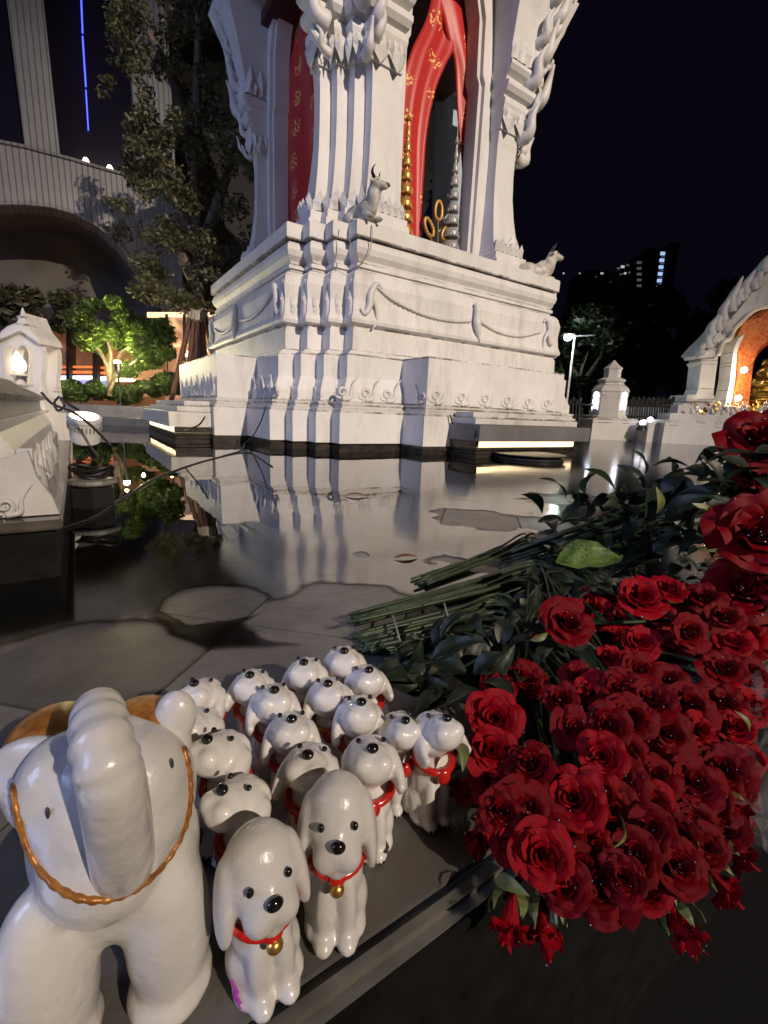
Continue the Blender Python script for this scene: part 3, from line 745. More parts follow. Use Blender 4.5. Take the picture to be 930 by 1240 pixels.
# ------------------------------------------------------------------ dogs
def dog_proto(kind):
    """one glazed ceramic puppy, 0.09 tall, facing -y, sitting up"""
    k = .001
    root = bpy.data.objects.new('dog_figurine', None); COL.objects.link(root); root.empty_display_size = .01
    bm = newbm(); E = lambda c, r, R=None: ell(bm, Vector(c) * k, Vector(r) * k, R)
    tall = kind == 'smooth'
    E((0, 5, 15), (16, 15, 15)); E((0, 3, 30), (14, 12.5, 18)); E((0, 1, 42), (12.5, 11.5, 12))
    for s in (-1, 1):
        E((s * 5.5, -7, 18), (5.3, 5.5, 19)); E((s * 5.8, -10, 4), (5.6, 7.5, 4.6)); E((s * 11.5, -1, 4.5), (4.5, 9, 4.8)); E((s * 11, 5, 13), (6, 9, 11))
    E((2, 18, 6), (4, 7, 4))
    pitch = -.14 if tall else -1.12
    R = Matrix.Rotation(pitch, 3, 'X'); hc = Vector((0, 0, 62 if tall else 65))
    def H(c, r, RR=None):
        ell(bm, (hc + R @ Vector(c)) * k, Vector(r) * k, R @ RR if RR else R)
    if tall:
        H((0, 0, 1), (16, 15.0, 17)); H((0, 1, 8), (14.5, 14, 14)); H((0, -9, -5), (11.5, 9.5, 9.5)); H((-5, -11.5, -8), (6.8, 7, 7.5)); H((5, -11.5, -8), (6.8, 7, 7.5)); H((0, -10, -15), (6, 6, 4)); H((0, -14, 0), (4, 4, 4))
        ears = [((s * 15.8, 1, -6), (4.2, 9, 20), Matrix.Rotation(s * -.10, 3, 'Y')) for s in (-1, 1)]
    else:
        H((0, 0, 0), (15.3, 14.5, 14.5)); H((0, -9, -4), (12.2, 12, 11)); H((0, -11, -9), (11, 10, 8)); H((-5, -15, -8), (7, 7, 6.5)); H((5, -15, -8), (7, 7, 6.5))
        ears = [((s * 15.5, 2, -4), (4.2, 8.5, 15), Matrix.Rotation(s * -.20, 3, 'Y')) for s in (-1, 1)]
        for i in range(34):
            a = random.uniform(0, 2 * pi); q = random.uniform(.15, 1)
            H((cos(a) * 15 * q, 2 + sin(a) * 12 * q, 15 * math.sqrt(max(0, 1 - q * q * .9))), (3, 3, 2.2))
    for c, r, RR in ears:
        H(c, r, RR)
        if not tall:
            for i in range(4): H((c[0] * 1.1, c[1] - 4 + i * 2, c[2] - 12 + 2 * (i % 2)), (3, 3, 3.4))
    me = sculpt(bm, .00155, 3, 'body')
    m_ = CERAMIC if tall else CERAMIC_R
    me.materials.append(m_); put('body', me, root)
    def part(nm, c, r, mm, RR=None):
        b = newbm(); ell(b, (hc + R @ Vector(c)) * k, Vector(r) * k, R @ RR if RR else R, 8); smooth(put(nm, b, root, mm))
    if tall:
        part('eye', (-7.8, -13.3, 6.5), (1.7, 1.5, 2.0), BLACKP); part('eye', (7.8, -13.3, 6.5), (1.7, 1.5, 2.0), BLACKP); part('nose', (0, -18.4, 1.0), (3.6, 2.4, 2.9), BLACKP)
    else:
        part('eye', (-7.6, -13.4, 7.4), (1.7, 1.5, 1.7), BLACKP); part('eye', (7.6, -13.4, 7.4), (1.7, 1.5, 1.7), BLACKP); part('nose', (0, -21.8, -1.0), (3.7, 2.6, 3.2), BLACKP)
    # collar
    b = newbm(); c = []
    for i in range(28):
        a = 2 * pi * i / 28; rx, ry = (13.6, 13.2) if tall else (14.0, 13.4)
        c.append(Vector((cos(a) * rx, 1 + sin(a) * ry, (46.0 if tall else 47.5) + 3.2 * sin(a))) * k)
    tube(b, c, [.0021 if tall else .0027] * 28, 8, closed=True)
    col = smooth(put('collar', b, root, REDP))
    if tall:
        b = newbm(); ell(b, Vector((0, -14.6, 39.0)) * k, Vector((3.6, 3.2, 3.4)) * k, None, 8); smooth(put('bell', b, root, GOLDP))
        b = newbm(); ell(b, Vector((0, -13.4, 43.2)) * k, Vector((4.2, 2.4, 3.0)) * k, None, 8); smooth(put('bow', b, root, REDP))
    else:
        b = newbm(); ell(b, Vector((0, -13.4, 42)) * k, Vector((5.6, 3.6, 6.2)) * k, None, 8); smooth(put('bow', b, root, REDP))
        for s in (-1, 1):
            b = newbm()
            for dx in (-2.4, 0, 2.4): ell(b, Vector((s * 5.8 + dx, -16.8 + abs(dx) * .35, 3.4)) * k, Vector((.9, .9, 1.3)) * k, None, 5)
            smooth(put('claws', b, root, BLACKP))
    return root
protoS, protoC = dog_proto('smooth'), dog_proto('curly')
# (proto, head pixel, height scale, yaw, label)
HS, HC = .092, .081
dogs = [
 (protoS, (322, 1028), 1.0, .62, 'frontmost smooth white puppy figurine, turned right, with gold bell and purple pen mark'),
 (protoS, (409, 976), 1.0, .05, 'smooth white puppy figurine with gold bell standing just right of the front one'),
 (protoC, (526, 884), 1.0, .35, 'white puppy figurine standing alone on the right, touching the roses, half in shadow'),
 (protoC, (450, 912), 1.0, .02, 'white puppy figurine with a big red bow behind the second bell puppy'),
 (protoC, (372, 925), 1.0, -.02, 'white puppy figurine directly behind the two bell puppies, between them'),
 (protoC, (296, 966), 1.0, -.50, 'white puppy figurine squeezed between the elephant and the frontmost puppy'),
 (protoC, (272, 912), 1.0, -.45, 'white puppy figurine beside the elephant with its head turned left'),
 (protoC, (352, 881), 1.0, .18, 'white puppy figurine with pink smudges on its back in the third row'),
 (protoC, (434, 864), 1.0, .15, 'white puppy figurine behind the one with the big red bow'),
 (protoC, (330, 848), 1.0, .35, 'white puppy figurine with a red collar in the middle of the fourth row'),
 (protoC, (403, 838), 1.0, .12, 'white puppy figurine with an ochre collar in the middle of the fifth row'),
 (protoC, (304, 824), 1.0, .05, 'white puppy figurine second from the left in the back row'),
 (protoC, (247, 838), 1.0, -.05, 'white puppy figurine at the left end of the back row'),
 (protoC, (244, 874), 1.0, -.15, 'white puppy figurine partly hidden behind the elephant ear with a dark red bow'),
 (protoC, (372, 811), 1.0, .05, 'white puppy figurine with a hanging red bow, third from the left in the back row'),
 (protoC, (420, 799), 1.0, .05, 'bluish white puppy figurine at the right end of the back row beside the stems'),
 (protoC, (445, 819), .97, .2, 'small bluish white puppy figurine tucked against the flower stems'),
 (protoC, (487, 880), .90, .25, 'white puppy figurine under the leaves, only its red collared back showing'),
]
first = set()
for i, (pr, px, sc, yaw, lab) in enumerate(dogs):
    H = HS if pr is protoS else HC
    o = pr if pr.name not in first else copy_tree(pr)
    if pr.name not in first: first.add(pr.name)
    s0 = sc * (H / .080 if pr is protoS else H / .076)
    p = onz(px[0], px[1], H * sc * .92); o.location = (p.x, p.y, 0)
    o.rotation_euler = (random.uniform(-.035, .035), random.uniform(-.05, .05), yaw + random.uniform(-.12, .12)); q_ = random.uniform(.97, 1.03); o.scale = (s0 * q_ * random.uniform(.96, 1.04), s0 * q_, s0 * q_)
    tag(o, lab, 'dog figurine', 'white ceramic puppies offered on the ledge')
    if i == 10:
        for ch in o.children:
            if ch.name.startswith('collar'):
                ch.data = ch.data.copy(); ch.data.materials.clear(); ch.data.materials.append(OCHRE)
                ch['label'] = 'ochre collar'
b = newbm()
for a_, b_ in (((-15.8, -1, 14), (-14.2, -6, 12)), ((-14.2, -6, 12), (-15.4, -3, 10)), ((-15.4, -3, 10), (-13.8, -8, 8)), ((-15.6, -2, 7), (-13.6, -8, 5))):
    tube(b, [Vector(a_) * .001, Vector(b_) * .001], .0006, 5)
o2 = put('pen_mark', b, protoS, PINK); o2['label'] = 'purple pen scribble'

# ------------------------------------------------------------------ elephant
el = thing('elephant_figurine', 'large glossy white elephant figurine with raised trunk, gold edged collar and ochre saddle', 'elephant figurine', (-.14, .21, 0))
def EW(bm, c, r, R=None): ell(bm, Vector(c), Vector(r), R, 14)
bm = newbm()
EW(bm, (-.146, .218, .078), (.040, .050, .042), Matrix.Rotation(.45, 3, 'Z')); EW(bm, (-.127, .190, .078), (.038, .034, .042)); EW(bm, (-.160, .238, .075), (.040, .034, .044))
for (x, y) in ((-.1005, .181), (-.1445, .157), (-.139, .243), (-.180, .222)):
    EW(bm, (x, y, .042), (.0198, .022, .050)); EW(bm, (x, y - .002, .009), (.0205, .023, .012))
EW(bm, (-.122, .181, .118), (.037, .034, .038)); EW(bm, (-.106, .178, .130), (.020, .022, .024)); EW(bm, (-.138, .174, .130), (.020, .022, .024)); EW(bm, (-.119, .164, .100), (.026, .022, .026)); EW(bm, (-.100, .166, .136), (.009, .008, .006)); EW(bm, (-.138, .164, .137), (.008, .008, .005))
me = sculpt(bm, .0026, 8, 'body'); me.materials.append(CERAMIC); putw('body', me, el)
from mathutils.bvhtree import BVHTree
EL_BVH = BVHTree.FromPolygons([v_.co.copy() for v_ in me.vertices], [tuple(p_.vertices) for p_ in me.polygons])
def on_el(x, y, lift=.0006):
    d_ = ray(x, y).normalized(); h_ = EL_BVH.ray_cast(CAM, d_); return (h_[0] - d_ * lift) if h_[0] is not None else None
bm = newbm()
c = cat_pts([at(150, 1050, .160), at(148, 1030, .148), at(142, 985, .138), at(134, 940, .134), at(125, 905, .137), at(120, 876, .147), at(119, 862, .158), at(119, 866, .167)], 10)
rad = []
for i in range(len(c)):
    t_ = i / (len(c) - 1); rad.append((.0122 - .0040 * t_) * (1 + (.055 * sin(i * .95) if t_ > .45 else 0)))
tube(bm, c, rad, 24); o = putw('trunk', bm, el, CERAMIC); smooth(o)
bm = newbm(); ell(bm, c[-1], (.0080, .0065, .0075), None, 10); smooth(putw('trunk_tip', bm, el, CERAMIC))
for s in (-1, 1):
    bm = newbm()
    if s > 0:
        p = at(212, 868, .200); EW(bm, p, (.0105, .008, .0145), Matrix.Rotation(.2, 3, 'Y')); EW(bm, p + Vector((-.001, -.002, -.014)), (.009, .009, .018))
    else:
        p = at(38, 935, .185); EW(bm, p, (.026, .008, .018), Matrix.Rotation(-.5, 3, 'Y')); EW(bm, p + Vector((.002, .001, -.016)), (.018, .010, .020))
    me = sculpt(bm, .0016, 5, 'ear'); me.materials.append(CERAMIC); putw('ear', me, el)
    bm = newbm(); ell(bm, (on_el(58, 985) if s < 0 else on_el(208, 925)) or at(208, 925, .165), (.0009, .0010, .0028), None, 8); smooth(putw('eye', bm, el, mat('grey_eye_paint', (.05, .05, .055), .3)))
rim = cat_pts([Vector((x, y, 0)) for x, y in ((222, 905), (229, 935), (230, 970), (222, 1005), (202, 1042), (172, 1072), (135, 1088), (98, 1088), (64, 1070), (38, 1035), (22, 990), (16, 950))], 8)
c = [q for q in (on_el(p.x, p.y) for p in rim) if q is not None]
bm = newbm(); run = [c[0]]
for k_, q in enumerate(c[1:] + [c[0] + Vector((9, 9, 9))]):
    if (q - run[-1]).length < .03: run.append(q); continue
    if len(run) > 2: tube(bm, run, [.0015 + .0003 * sin(i * 1.7) for i in range(len(run))], 7)
    run = [q]
smooth(putw('gold_collar', bm, el, OCHRE))
bm = newbm(); EW(bm, at(172, 882, .200), (.020, .020, .014)); EW(bm, at(70, 892, .200), (.022, .022, .014)); EW(bm, at(120, 888, .214), (.028, .024, .010)); me = sculpt(bm, .0022, 3, 'saddle_cloth'); me.materials.append(OCHRE); putw('saddle_cloth', me, el)
bm = newbm(); EW(bm, at(168, 872, .203), (.008, .008, .004)); smooth(putw('saddle_motif', bm, el, REDDARK))

# ------------------------------------------------------------------ roses
def petal_mat(name, c1, c2, rough):
    m, n, l, b = nodes(name)
    tc = n.new("ShaderNodeTexCoord"); t = n.new("ShaderNodeTexNoise"); t.inputs["Scale"].default_value = 45; t.inputs["Detail"].default_value = 6
    l.new(tc.outputs["Object"], t.inputs["Vector"])
    r = n.new("ShaderNodeValToRGB"); r.color_ramp.elements[0].position = .3; r.color_ramp.elements[1].position = .75
    r.color_ramp.elements[0].color = (*c2, 1); r.color_ramp.elements[1].color = (*c1, 1); l.new(t.outputs[0], r.inputs[0]); l.new(r.outputs[0], b.inputs["Base Color"])
    b.inputs["Roughness"].default_value = rough; pass
    b.inputs["Specular IOR Level"].default_value = .13
    bp = n.new("ShaderNodeBump"); bp.inputs["Strength"].default_value = .4; bp.inputs["Distance"].default_value = .001
    t2 = n.new("ShaderNodeTexNoise"); t2.inputs["Scale"].default_value = 160; l.new(tc.outputs["Object"], t2.inputs["Vector"]); l.new(t2.outputs[0], bp.inputs["Height"]); l.new(bp.outputs[0], b.inputs["Normal"])
    return m
PETAL = [petal_mat('red_petal', (.44, .003, .012), (.17, .001, .005), .40), petal_mat('deep_red_petal', (.24, .0014, .007), (.09, .0006, .003), .42)]
SEPAL = mat('pale_green_sepal', (.16, .19, .06), .5, var=.4, scale=60)
LEAFG = mat('dark_rose_leaf', (.010, .021, .008), .5, var=.5, scale=30, bump=.4, bscale=90)
LEAFB = mat('lit_wet_leaf', (.13, .20, .05), .3, scale=55, col2=(.035, .07, .015), bump=.7, bscale=70, coat=.5)  # brightness of the one lit leaf put into its green
STEMG = mat('rose_stem_green', (.035, .060, .025), .45, var=.5, scale=40)
def rose_mesh(seed, openness=1.0, bud=False):
    rnd = random.Random(seed); bm = newbm()
    n_layers = 4 if bud else 6
    for lay in range(n_layers):
        f = lay / (n_layers - 1)
        R = .08 + (.50 if not bud else .28) * f * openness; npet = 3 if lay < 2 else (4 if lay < 4 else 5)
        hgt = (.98 - .26 * f) if not bud else (1.25 - .2 * f); wrap = 2 * pi / npet * 1.45
        for k in range(npet):
            a0 = 2 * pi * k / npet + lay * 1.1 + rnd.uniform(-.25, .25); NU, NV = 8, 7; grid = []
            flare = (.02 + .24 * f ** 1.5 * openness) * rnd.uniform(.4, 1.4); hh = hgt * rnd.uniform(.85, 1.1); ph = rnd.uniform(0, 6); pin = rnd.uniform(.0, .12)
            curl = rnd.uniform(.6, 1.3) * (.3 + f)
            for j in range(NV + 1):
                tj = j / NV; row = []
                for i in range(NU + 1):
                    s = i / NU - .5; aa = a0 + s * wrap * (.35 + .65 * math.sqrt(max(0, 1 - (1.25 * tj - .45) ** 2)))
                    rr = R * (.25 + .75 * sin(min(1, tj * 1.15) * pi / 2)) + flare * tj ** 3 - .10 * R * (1 - (2 * s) ** 2) * (1 - tj)
                    z = hh * tj * (1 - .16 * (2 * abs(s)) ** 2)
                    lip = max(0, tj - .70) / .30
                    rr += .11 * curl * lip ** 2; z -= .13 * curl * lip ** 2 * (1 + .4 * cos(4 * pi * s))
                    rr += .022 * sin(6.5 * s + ph) * tj ** 2 + .006 * sin(15 * s + ph * 2) * tj ** 3 - pin * (2 * s) ** 2 * tj
                    row.append(bm.verts.new((cos(aa) * rr, sin(aa) * rr, z + .03 * sin(8 * s + ph) * tj)))
                grid.append(row)
            for A, B in zip(grid, grid[1:]):
                for i in range(NU): bm.faces.new((A[i], A[i + 1], B[i + 1], B[i]))
    me = bpy.data.meshes.new('rose_head'); bm.to_mesh(me); bm.free()
    for p in me.polygons: p.use_smooth = True
    return me
def sepal_mesh():
    bm = newbm()
    for k in range(5):
        a = 2 * pi * k / 5; d = Vector((cos(a), sin(a), 0)); s = Vector((-sin(a), cos(a), 0))
        rows = []
        for j in range(5):
            t_ = j / 4; c_ = d * (.10 + .5 * sin(t_ * 1.9)) + Vector((0, 0, -.02 + .75 * t_ ** 1.5 * .8)); wd = .16 * sin(pi * (t_ * .9 + .1))
            rows.append([bm.verts.new(c_ - s * wd), bm.verts.new(c_ + d * .03), bm.verts.new(c_ + s * wd)])
        for A, B in zip(rows, rows[1:]):
            for i in range(2): bm.faces.new((A[i], A[i + 1], B[i + 1], B[i]))
    lathe(bm, [(.03, -.22), (.11, -.14), (.15, 0), (.1, .05)], n=8)
    me = bpy.data.meshes.new('sepals'); bm.to_mesh(me); bm.free(); me.materials.append(SEPAL); return me
def dew_mesh(seed, rm):
    rnd = random.Random(seed); bm = newbm(); vs = [v_.co.copy() for v_ in rm.vertices if v_.co.z > .35]
    for i in range(16):
        v_ = rnd.choice(vs); bmesh.ops.create_icosphere(bm, subdivisions=1, radius=rnd.uniform(.012, .030), matrix=Matrix.Translation(v_ * 1.01 + Vector((0, 0, .01))))
    me = bpy.data.meshes.new('dewdrops'); bm.to_mesh(me); bm.free()
    for p in me.polygons: p.use_smooth = True
    me.materials.append(mat('dewdrop', (.75, .7, .7), .12, metal=.8)); return me
ROSES = []
for i in range(6):
    me = rose_mesh(i + 3, [1, .85, 1.1, .7, 1.0, .9][i]); me.materials.append(PETAL[0 if i in (0, 3) else 1]); ROSES.append((me, dew_mesh(i, me)))
BUDS = []
for i in range(2):
    me = rose_mesh(40 + i, .5, True); me.materials.append(PETAL[0]); BUDS.append((me, dew_mesh(50 + i, me)))
SEP = sepal_mesh()
def quat_to(d, roll=0): return Vector(d).to_track_quat('Z', 'Y').to_matrix().to_4x4() @ Matrix.Rotation(roll, 4, 'Z')
def add_rose(parent, p, d, size, kind, idx, sep=True):
    me, dw = (ROSES if kind == 'rose' else BUDS)[idx]
    o = bpy.data.objects.new('rose_head' if kind == 'rose' else 'rose_bud', me); COL.objects.link(o); o.parent = parent
    o.matrix_local = Matrix.Translation(Vector(p) - parent.location) @ quat_to(d, random.uniform(0, 6)) @ Matrix.Diagonal((size, size, size, 1))
    q = bpy.data.objects.new('dewdrops', dw); COL.objects.link(q); q.parent = o; q['kind'] = 'stuff'
    if sep:
        q = bpy.data.objects.new('sepals', SEP); COL.objects.link(q); q.parent = o
    return o
bq = thing('rose_bouquet', 'large bundle of dew covered red roses lying over the edge of the black ledge', 'bouquet', (.2, .35, 0))
def inpoly(x, y, P_):
    c_ = False; j = len(P_) - 1
    for i in range(len(P_)):
        if (P_[i][1] > y) != (P_[j][1] > y) and x < (P_[j][0] - P_[i][0]) * (y - P_[i][1]) / (P_[j][1] - P_[i][1]) + P_[i][0]: c_ = not c_
        j = i
    return c_
AREA = [(582, 850), (630, 775), (680, 712), (770, 698), (850, 715), (925, 770), (915, 900), (885, 1000), (850, 1050), (790, 1070), (660, 1070), (612, 1000), (590, 930)]
spots = []
rnd = random.Random(11)
tries = 0
while tries < 6000 and len(spots) < 190:
    tries += 1; x, y = rnd.uniform(570, 920), rnd.uniform(695, 1085)
    if not inpoly(x, y, AREA): continue
    if all((x - a) ** 2 + (y - b) ** 2 > (31 - (y - 700) * .012) ** 2 for a, b in spots): spots.append((x, y))
# named large blooms the photograph shows clearly
big = [(600, 868, 1.15), (778, 722, 1.2), (690, 752, 1.1), (840, 765, 1.05), (640, 820, .95), (745, 790, .95), (640, 920, 1.0), (700, 880, .95), (660, 1035, 1.0)]
spots = [s_ for s_ in spots if all((s_[0] - b[0]) ** 2 + (s_[1] - b[1]) ** 2 > 36 ** 2 for b in big)]
def bq_point(x, y, z):
    # lies on the ledge at height z; beyond the ledge edge the bundle sags over it
    p = onz(x, y, z)
    for _ in range(6):
        over = max(0, -(loc(p)[1] + 2.885)); p = onz(x, y, z - over * .55)
    return p
CEN = onz(720, 900, .05)
HEADS = []
low = [(rnd.uniform(640, 925), rnd.uniform(712, 790), -1) for _ in range(34)]
for i, (x, y, s_) in enumerate([(a, b, 1) for a, b in spots] + big + low):
    zz = .022 if s_ < 0 else .046 + .035 * max(0, min(1, (800 - y) / 90)) + .012 * rnd.uniform(-1, 1) + .014 * (1 - ((x - 730) / 180) ** 2)
    p = bq_point(x, y, zz); d = (Vector((p.x - .24, p.y - .62, 0)) * .9 + Vector((0, 0, .42))); 
    d = d.normalized() * .7 + (CAM - p).normalized() * .75 + Vector((rnd.uniform(-.35, .35), rnd.uniform(-.35, .35), rnd.uniform(-.2, .3)))
    sz = .0255 * (1 - .25 * max(0, (y - 800) / 280)) * rnd.uniform(.8, 1.15) * abs(s_)
    if y < 790: sz *= 1.15
    add_rose(bq, p - d.normalized() * .02, d.normalized(), sz, 'rose', rnd.randrange(6)); HEADS.append(p)
for (x, y, a) in ((622, 1078, -.3), (655, 1085, 0), (800, 1068, .1), (812, 1092, .25), (850, 1045, .6), (868, 965, .9), (590, 985, -.5), (578, 935, -.9), (868, 1010, .8)):
    p = bq_point(x, y, .03); add_rose(bq, p, Vector((a * .7, -.55, -.35)).normalized(), .0235, 'bud', rnd.randrange(2)); HEADS.append(p)
for (x, y) in ((642, 775), (560, 900), (905, 890), (750, 985), (600, 1065)):
    p = bq_point(x, y, .068); o = put('small_leaf', leaf_bm(.022, .009, .2, .2, 6), bq, SEPAL); smooth(o)
    o.matrix_local = Matrix.Translation(p - bq.location) @ quat_to((rnd.uniform(-1, 1), rnd.uniform(-1, .2), rnd.uniform(0, 1)), rnd.uniform(0, 6))
# stems: from the heads back to the cut ends lying on the floor
ENDS = [(432, 778), (440, 770), (446, 748), (440, 742), (452, 735), (470, 725), (505, 712), (515, 705), (500, 718), (438, 762), (455, 780), (478, 790), (470, 770)]
def stem(parent, ctrl, r):
    bm = newbm(); c = cat_pts(ctrl, 5); tube(bm, c, [r * (1 + .25 * (rnd.random() - .5)) for _ in c], 6)
    for k in range(2, len(c) - 2, 3):
        d_ = (c[k + 1] - c[k]).normalized(); s_ = d_.cross(Vector((0, 0, 1))).normalized() * rnd.choice((-1, 1)) + Vector((0, 0, rnd.uniform(0, .8)))
        tube(bm, [c[k], c[k] + s_.normalized() * r * 2.6 + d_ * r], [r * .55, r * .05], 4)
    return smooth(putw('stem', bm, parent, STEMG))
BUND = [((512, 703), (645, 652), 12, 9, .004, .030), ((436, 748), (650, 690), 20, 12, .004, .034), ((440, 778), (610, 738), 22, 22, .003, .018), ((470, 795), (600, 775), 12, 18, .003, .014)]
for (ea, eb, nst, sp, za, zb) in BUND:
    for i in range(nst):
        k1 = rnd.uniform(-1, 1); ex, ey = ea[0] + rnd.uniform(-16, 10), ea[1] + k1 * sp * .6
        mx_, my_ = eb[0] + rnd.uniform(-8, 8), eb[1] + k1 * sp * .8 + rnd.uniform(-3, 3)
        zz = rnd.random(); e_ = onz(ex, ey, .004 + zz * (zb - .012)); mid = onz(mx_, my_, .008 + zz * zb)
        tgt = Vector(rnd.choice(HEADS[:60])); h_ = Vector((tgt.x, tgt.y, max(.012, tgt.z - .035)))
        stem(bq, [e_, e_ * .66 + mid * .34, e_ * .33 + mid * .67, mid, mid * .5 + h_ * .5, h_], .0027)
for i in range(2):
    bm = newbm(); a_ = [onz(470 + i * 60, 735 - i * 22, .0), onz(476 + i * 60, 748 - i * 22, .024), onz(482 + i * 60, 768 - i * 22, .020), onz(486 + i * 60, 785 - i * 22, .0)]
    tube(bm, cat_pts(a_, 4), .0016, 5); smooth(putw('binding_cord', bm, bq, mat('binding_cord', (.22, .24, .16), .6)))
def big_leaf(parent, p, d, n_, ln, wd, m_, bend=.15):
    o = put('leaf', leaf_bm(ln, wd, bend, rnd.uniform(.05, .3), 10), parent, m_); smooth(o)
    x = Vector(d).normalized(); z = (Vector(n_) - x * Vector(n_).dot(x)).normalized(); y = z.cross(x)
    o.matrix_local = Matrix.Translation(Vector(p) - parent.location) @ Matrix((x, y, z)).transposed().to_4x4(); return o
for i in range(190):
    if i < 55: x, y = rnd.uniform(480, 640), rnd.uniform(735, 830)
    elif i < 90: x, y = rnd.uniform(590, 700), rnd.uniform(690, 800)
    elif i < 150: x, y = rnd.uniform(640, 880), rnd.uniform(655, 735)
    else: x, y = rnd.uniform(500, 620), rnd.uniform(770, 850)
    if y < 790 - (x - 430) * .30 + 15 and x < 650: y += 45
    p = onz(x, y, rnd.uniform(.01, .055)); big_leaf(bq, p, (rnd.uniform(-1, 1), rnd.uniform(-1, .6), rnd.uniform(-.2, .5)), (rnd.uniform(-.6, .6), rnd.uniform(-.9, .2), 1), rnd.uniform(.03, .055), rnd.uniform(.016, .026), LEAFG)
o = big_leaf(bq, onz(674, 682, .10), (.95, .1, .05), (.1, -.45, .9), .095, .075, LEAFB, .05)
for v_ in o.data.vertices: v_.co.z += .010 * noise.noise((v_.co.x * 38, v_.co.y * 38, 2.0)) + (-.35 * v_.co.y if v_.co.y < -.012 else 0) * .6 + .0018 * abs(sin(v_.co.x * 320))
o['label'] = 'wet leaf coloured bright green for the light on it'
bm = newbm()
for i in range(16):
    t_ = rnd.uniform(.15, .75); q = Vector((.105 * t_, rnd.uniform(-.02, .02), .004 + .011 * sin(pi * t_) + .004)); bmesh.ops.create_icosphere(bm, subdivisions=1, radius=rnd.uniform(.0008, .0018), matrix=Matrix.Translation(q))
put('dewdrops', bm, o, mat('dewdrop', (.75, .7, .7), .12, metal=.8), 'stuff')

# second bouquet, farther right, with its big blooms cut by the frame
bq2 = thing('rose_bouquet', 'second bunch of large red roses at the right edge behind the main bundle', 'bouquet', (.7, .8, 0))
for (x, y, s_, z) in ((905, 655, 1.25, .10), (898, 722, 1.1, .08), (925, 700, 1.1, .09), (920, 540, 1.15, .16), (935, 585, 1.05, .14), (905, 578, .8, .12), (945, 640, 1.2, .10), (940, 760, 1.1, .06), (915, 600, .7, .12)):
    Y = .62 if y > 620 else .80
    p = at(x, y, Y); d = Vector((-.25 + rnd.uniform(-.3, .3), -.7, .6 + rnd.uniform(-.2, .2)))
    add_rose(bq2, p, d.normalized(), .054 * s_, 'rose', rnd.randrange(6))
for i in range(150):
    x = rnd.uniform(640, 915) if i < 100 else rnd.uniform(780, 925); y0 = 650 - (x - 640) * .28; y = y0 + rnd.uniform(-38, 70)
    if y > 700: y = 690
    Y = rnd.uniform(.70, .95) if x > 740 else rnd.uniform(.8, 1.0)
    p = at(x, y, Y)
    if p.z < .01: p = onz(x, y, .02)
    big_leaf(bq2, p, (rnd.uniform(-1, 1), rnd.uniform(-.8, .4), rnd.uniform(-.4, .7)), (rnd.uniform(-.6, .6), rnd.uniform(-1, 0), 1), rnd.uniform(.045, .075), rnd.uniform(.026, .040), LEAFG)
for i in range(16):
    x = rnd.uniform(600, 650); e_ = onz(x, 672 + rnd.uniform(-8, 12), .015); f_ = at(rnd.uniform(850, 915), rnd.uniform(560, 650), .8)
    stem(bq2, [e_, e_ * .6 + f_ * .4 + Vector((0, 0, .01)), f_], .0035)
p = at(722, 637, .9); add_rose(bq2, p, (.2, -.6, .6), .03, 'bud', 0)
for (x, y, a_) in ((795, 622, 1.8), (862, 627, 2.4), (845, 665, .2)):
    p = at(x, y, .70); o = big_leaf(bq2, p, (cos(a_), -.2, sin(a_) * .6), (0, -1, .6), .05, .018, SEPAL)
# crumpled clear wrapping at the right edge
def film(name, pts_fn, label):
    bm = newbm(); N = 16; V_ = []
    for i in range(N):
        V_.append([bm.verts.new(pts_fn(i / (N - 1), j / (N - 1)) + Vector((noise.noise((i * .6, j * .6, 1)), noise.noise((i * .6, j * .6, 5)), noise.noise((i * .6, j * .6, 9)))) * .018) for j in range(N)])
    for i in range(N - 1):
        for j in range(N - 1): bm.faces.new((V_[i][j], V_[i + 1][j], V_[i + 1][j + 1], V_[i][j + 1]))
    m, n, l, b = nodes('clear_plastic_film'); b.inputs['Base Color'].default_value = (.9, .9, .9, 1); b.inputs['Roughness'].default_value = .08; b.inputs['Alpha'].default_value = .04; b.inputs["Specular IOR Level"].default_value = .8
    return putw(name, bm, bq, m)
film('plastic_wrapping', lambda a, b: onz(885 + 60 * a, 800 + 230 * b, .03 - .04 * b), '')

# ------------------------------------------------------------------ left pedestal on its granite block
blk = thing('granite_block', 'polished black granite block at the left edge carrying a white carved pedestal', 'stone block', L(-1.75, -1.3, 0))
bm = newbm(); lbox(bm, -2.6, -1.262, -2.112, -.25, -.006, .085); putw('block', bm, blk, GRANITE)
bm = newbm(); lbox(bm, -2.62, -1.250, -2.124, -.24, .087, .104); bmesh.ops.bevel(bm, geom=list(bm.edges), offset=.003, segments=2, affect='EDGES'); putw('coping', bm, blk, mat('wet_brown_granite', (.10, .09, .075), .25, var=.5, scale=20, coat=.3))
ped = thing('small_shrine_pedestal', 'white stepped plaster pedestal with curled corner leaves at the left edge', 'pedestal', L(-1.75, -1.3, .104))
def ploop(m, z, n=3, s=.035):
    # redented corner at (-1.30,-2.06) facing right/front
    u1, v0 = -1.30 - m, -2.06 + m
    base = [(u1, v0 + n * s)]
    for k in range(n): base += [(u1 - k * s - s, v0 + (n - k) * s), (u1 - (k + 1) * s, v0 + (n - k - 1) * s)]
    pts = [(-2.5 + m, v0)] + base[::-1] + [(u1, -.35 - m), (-2.5 + m, -.35 - m)]
    return [L(a, b, z) for a, b in pts]
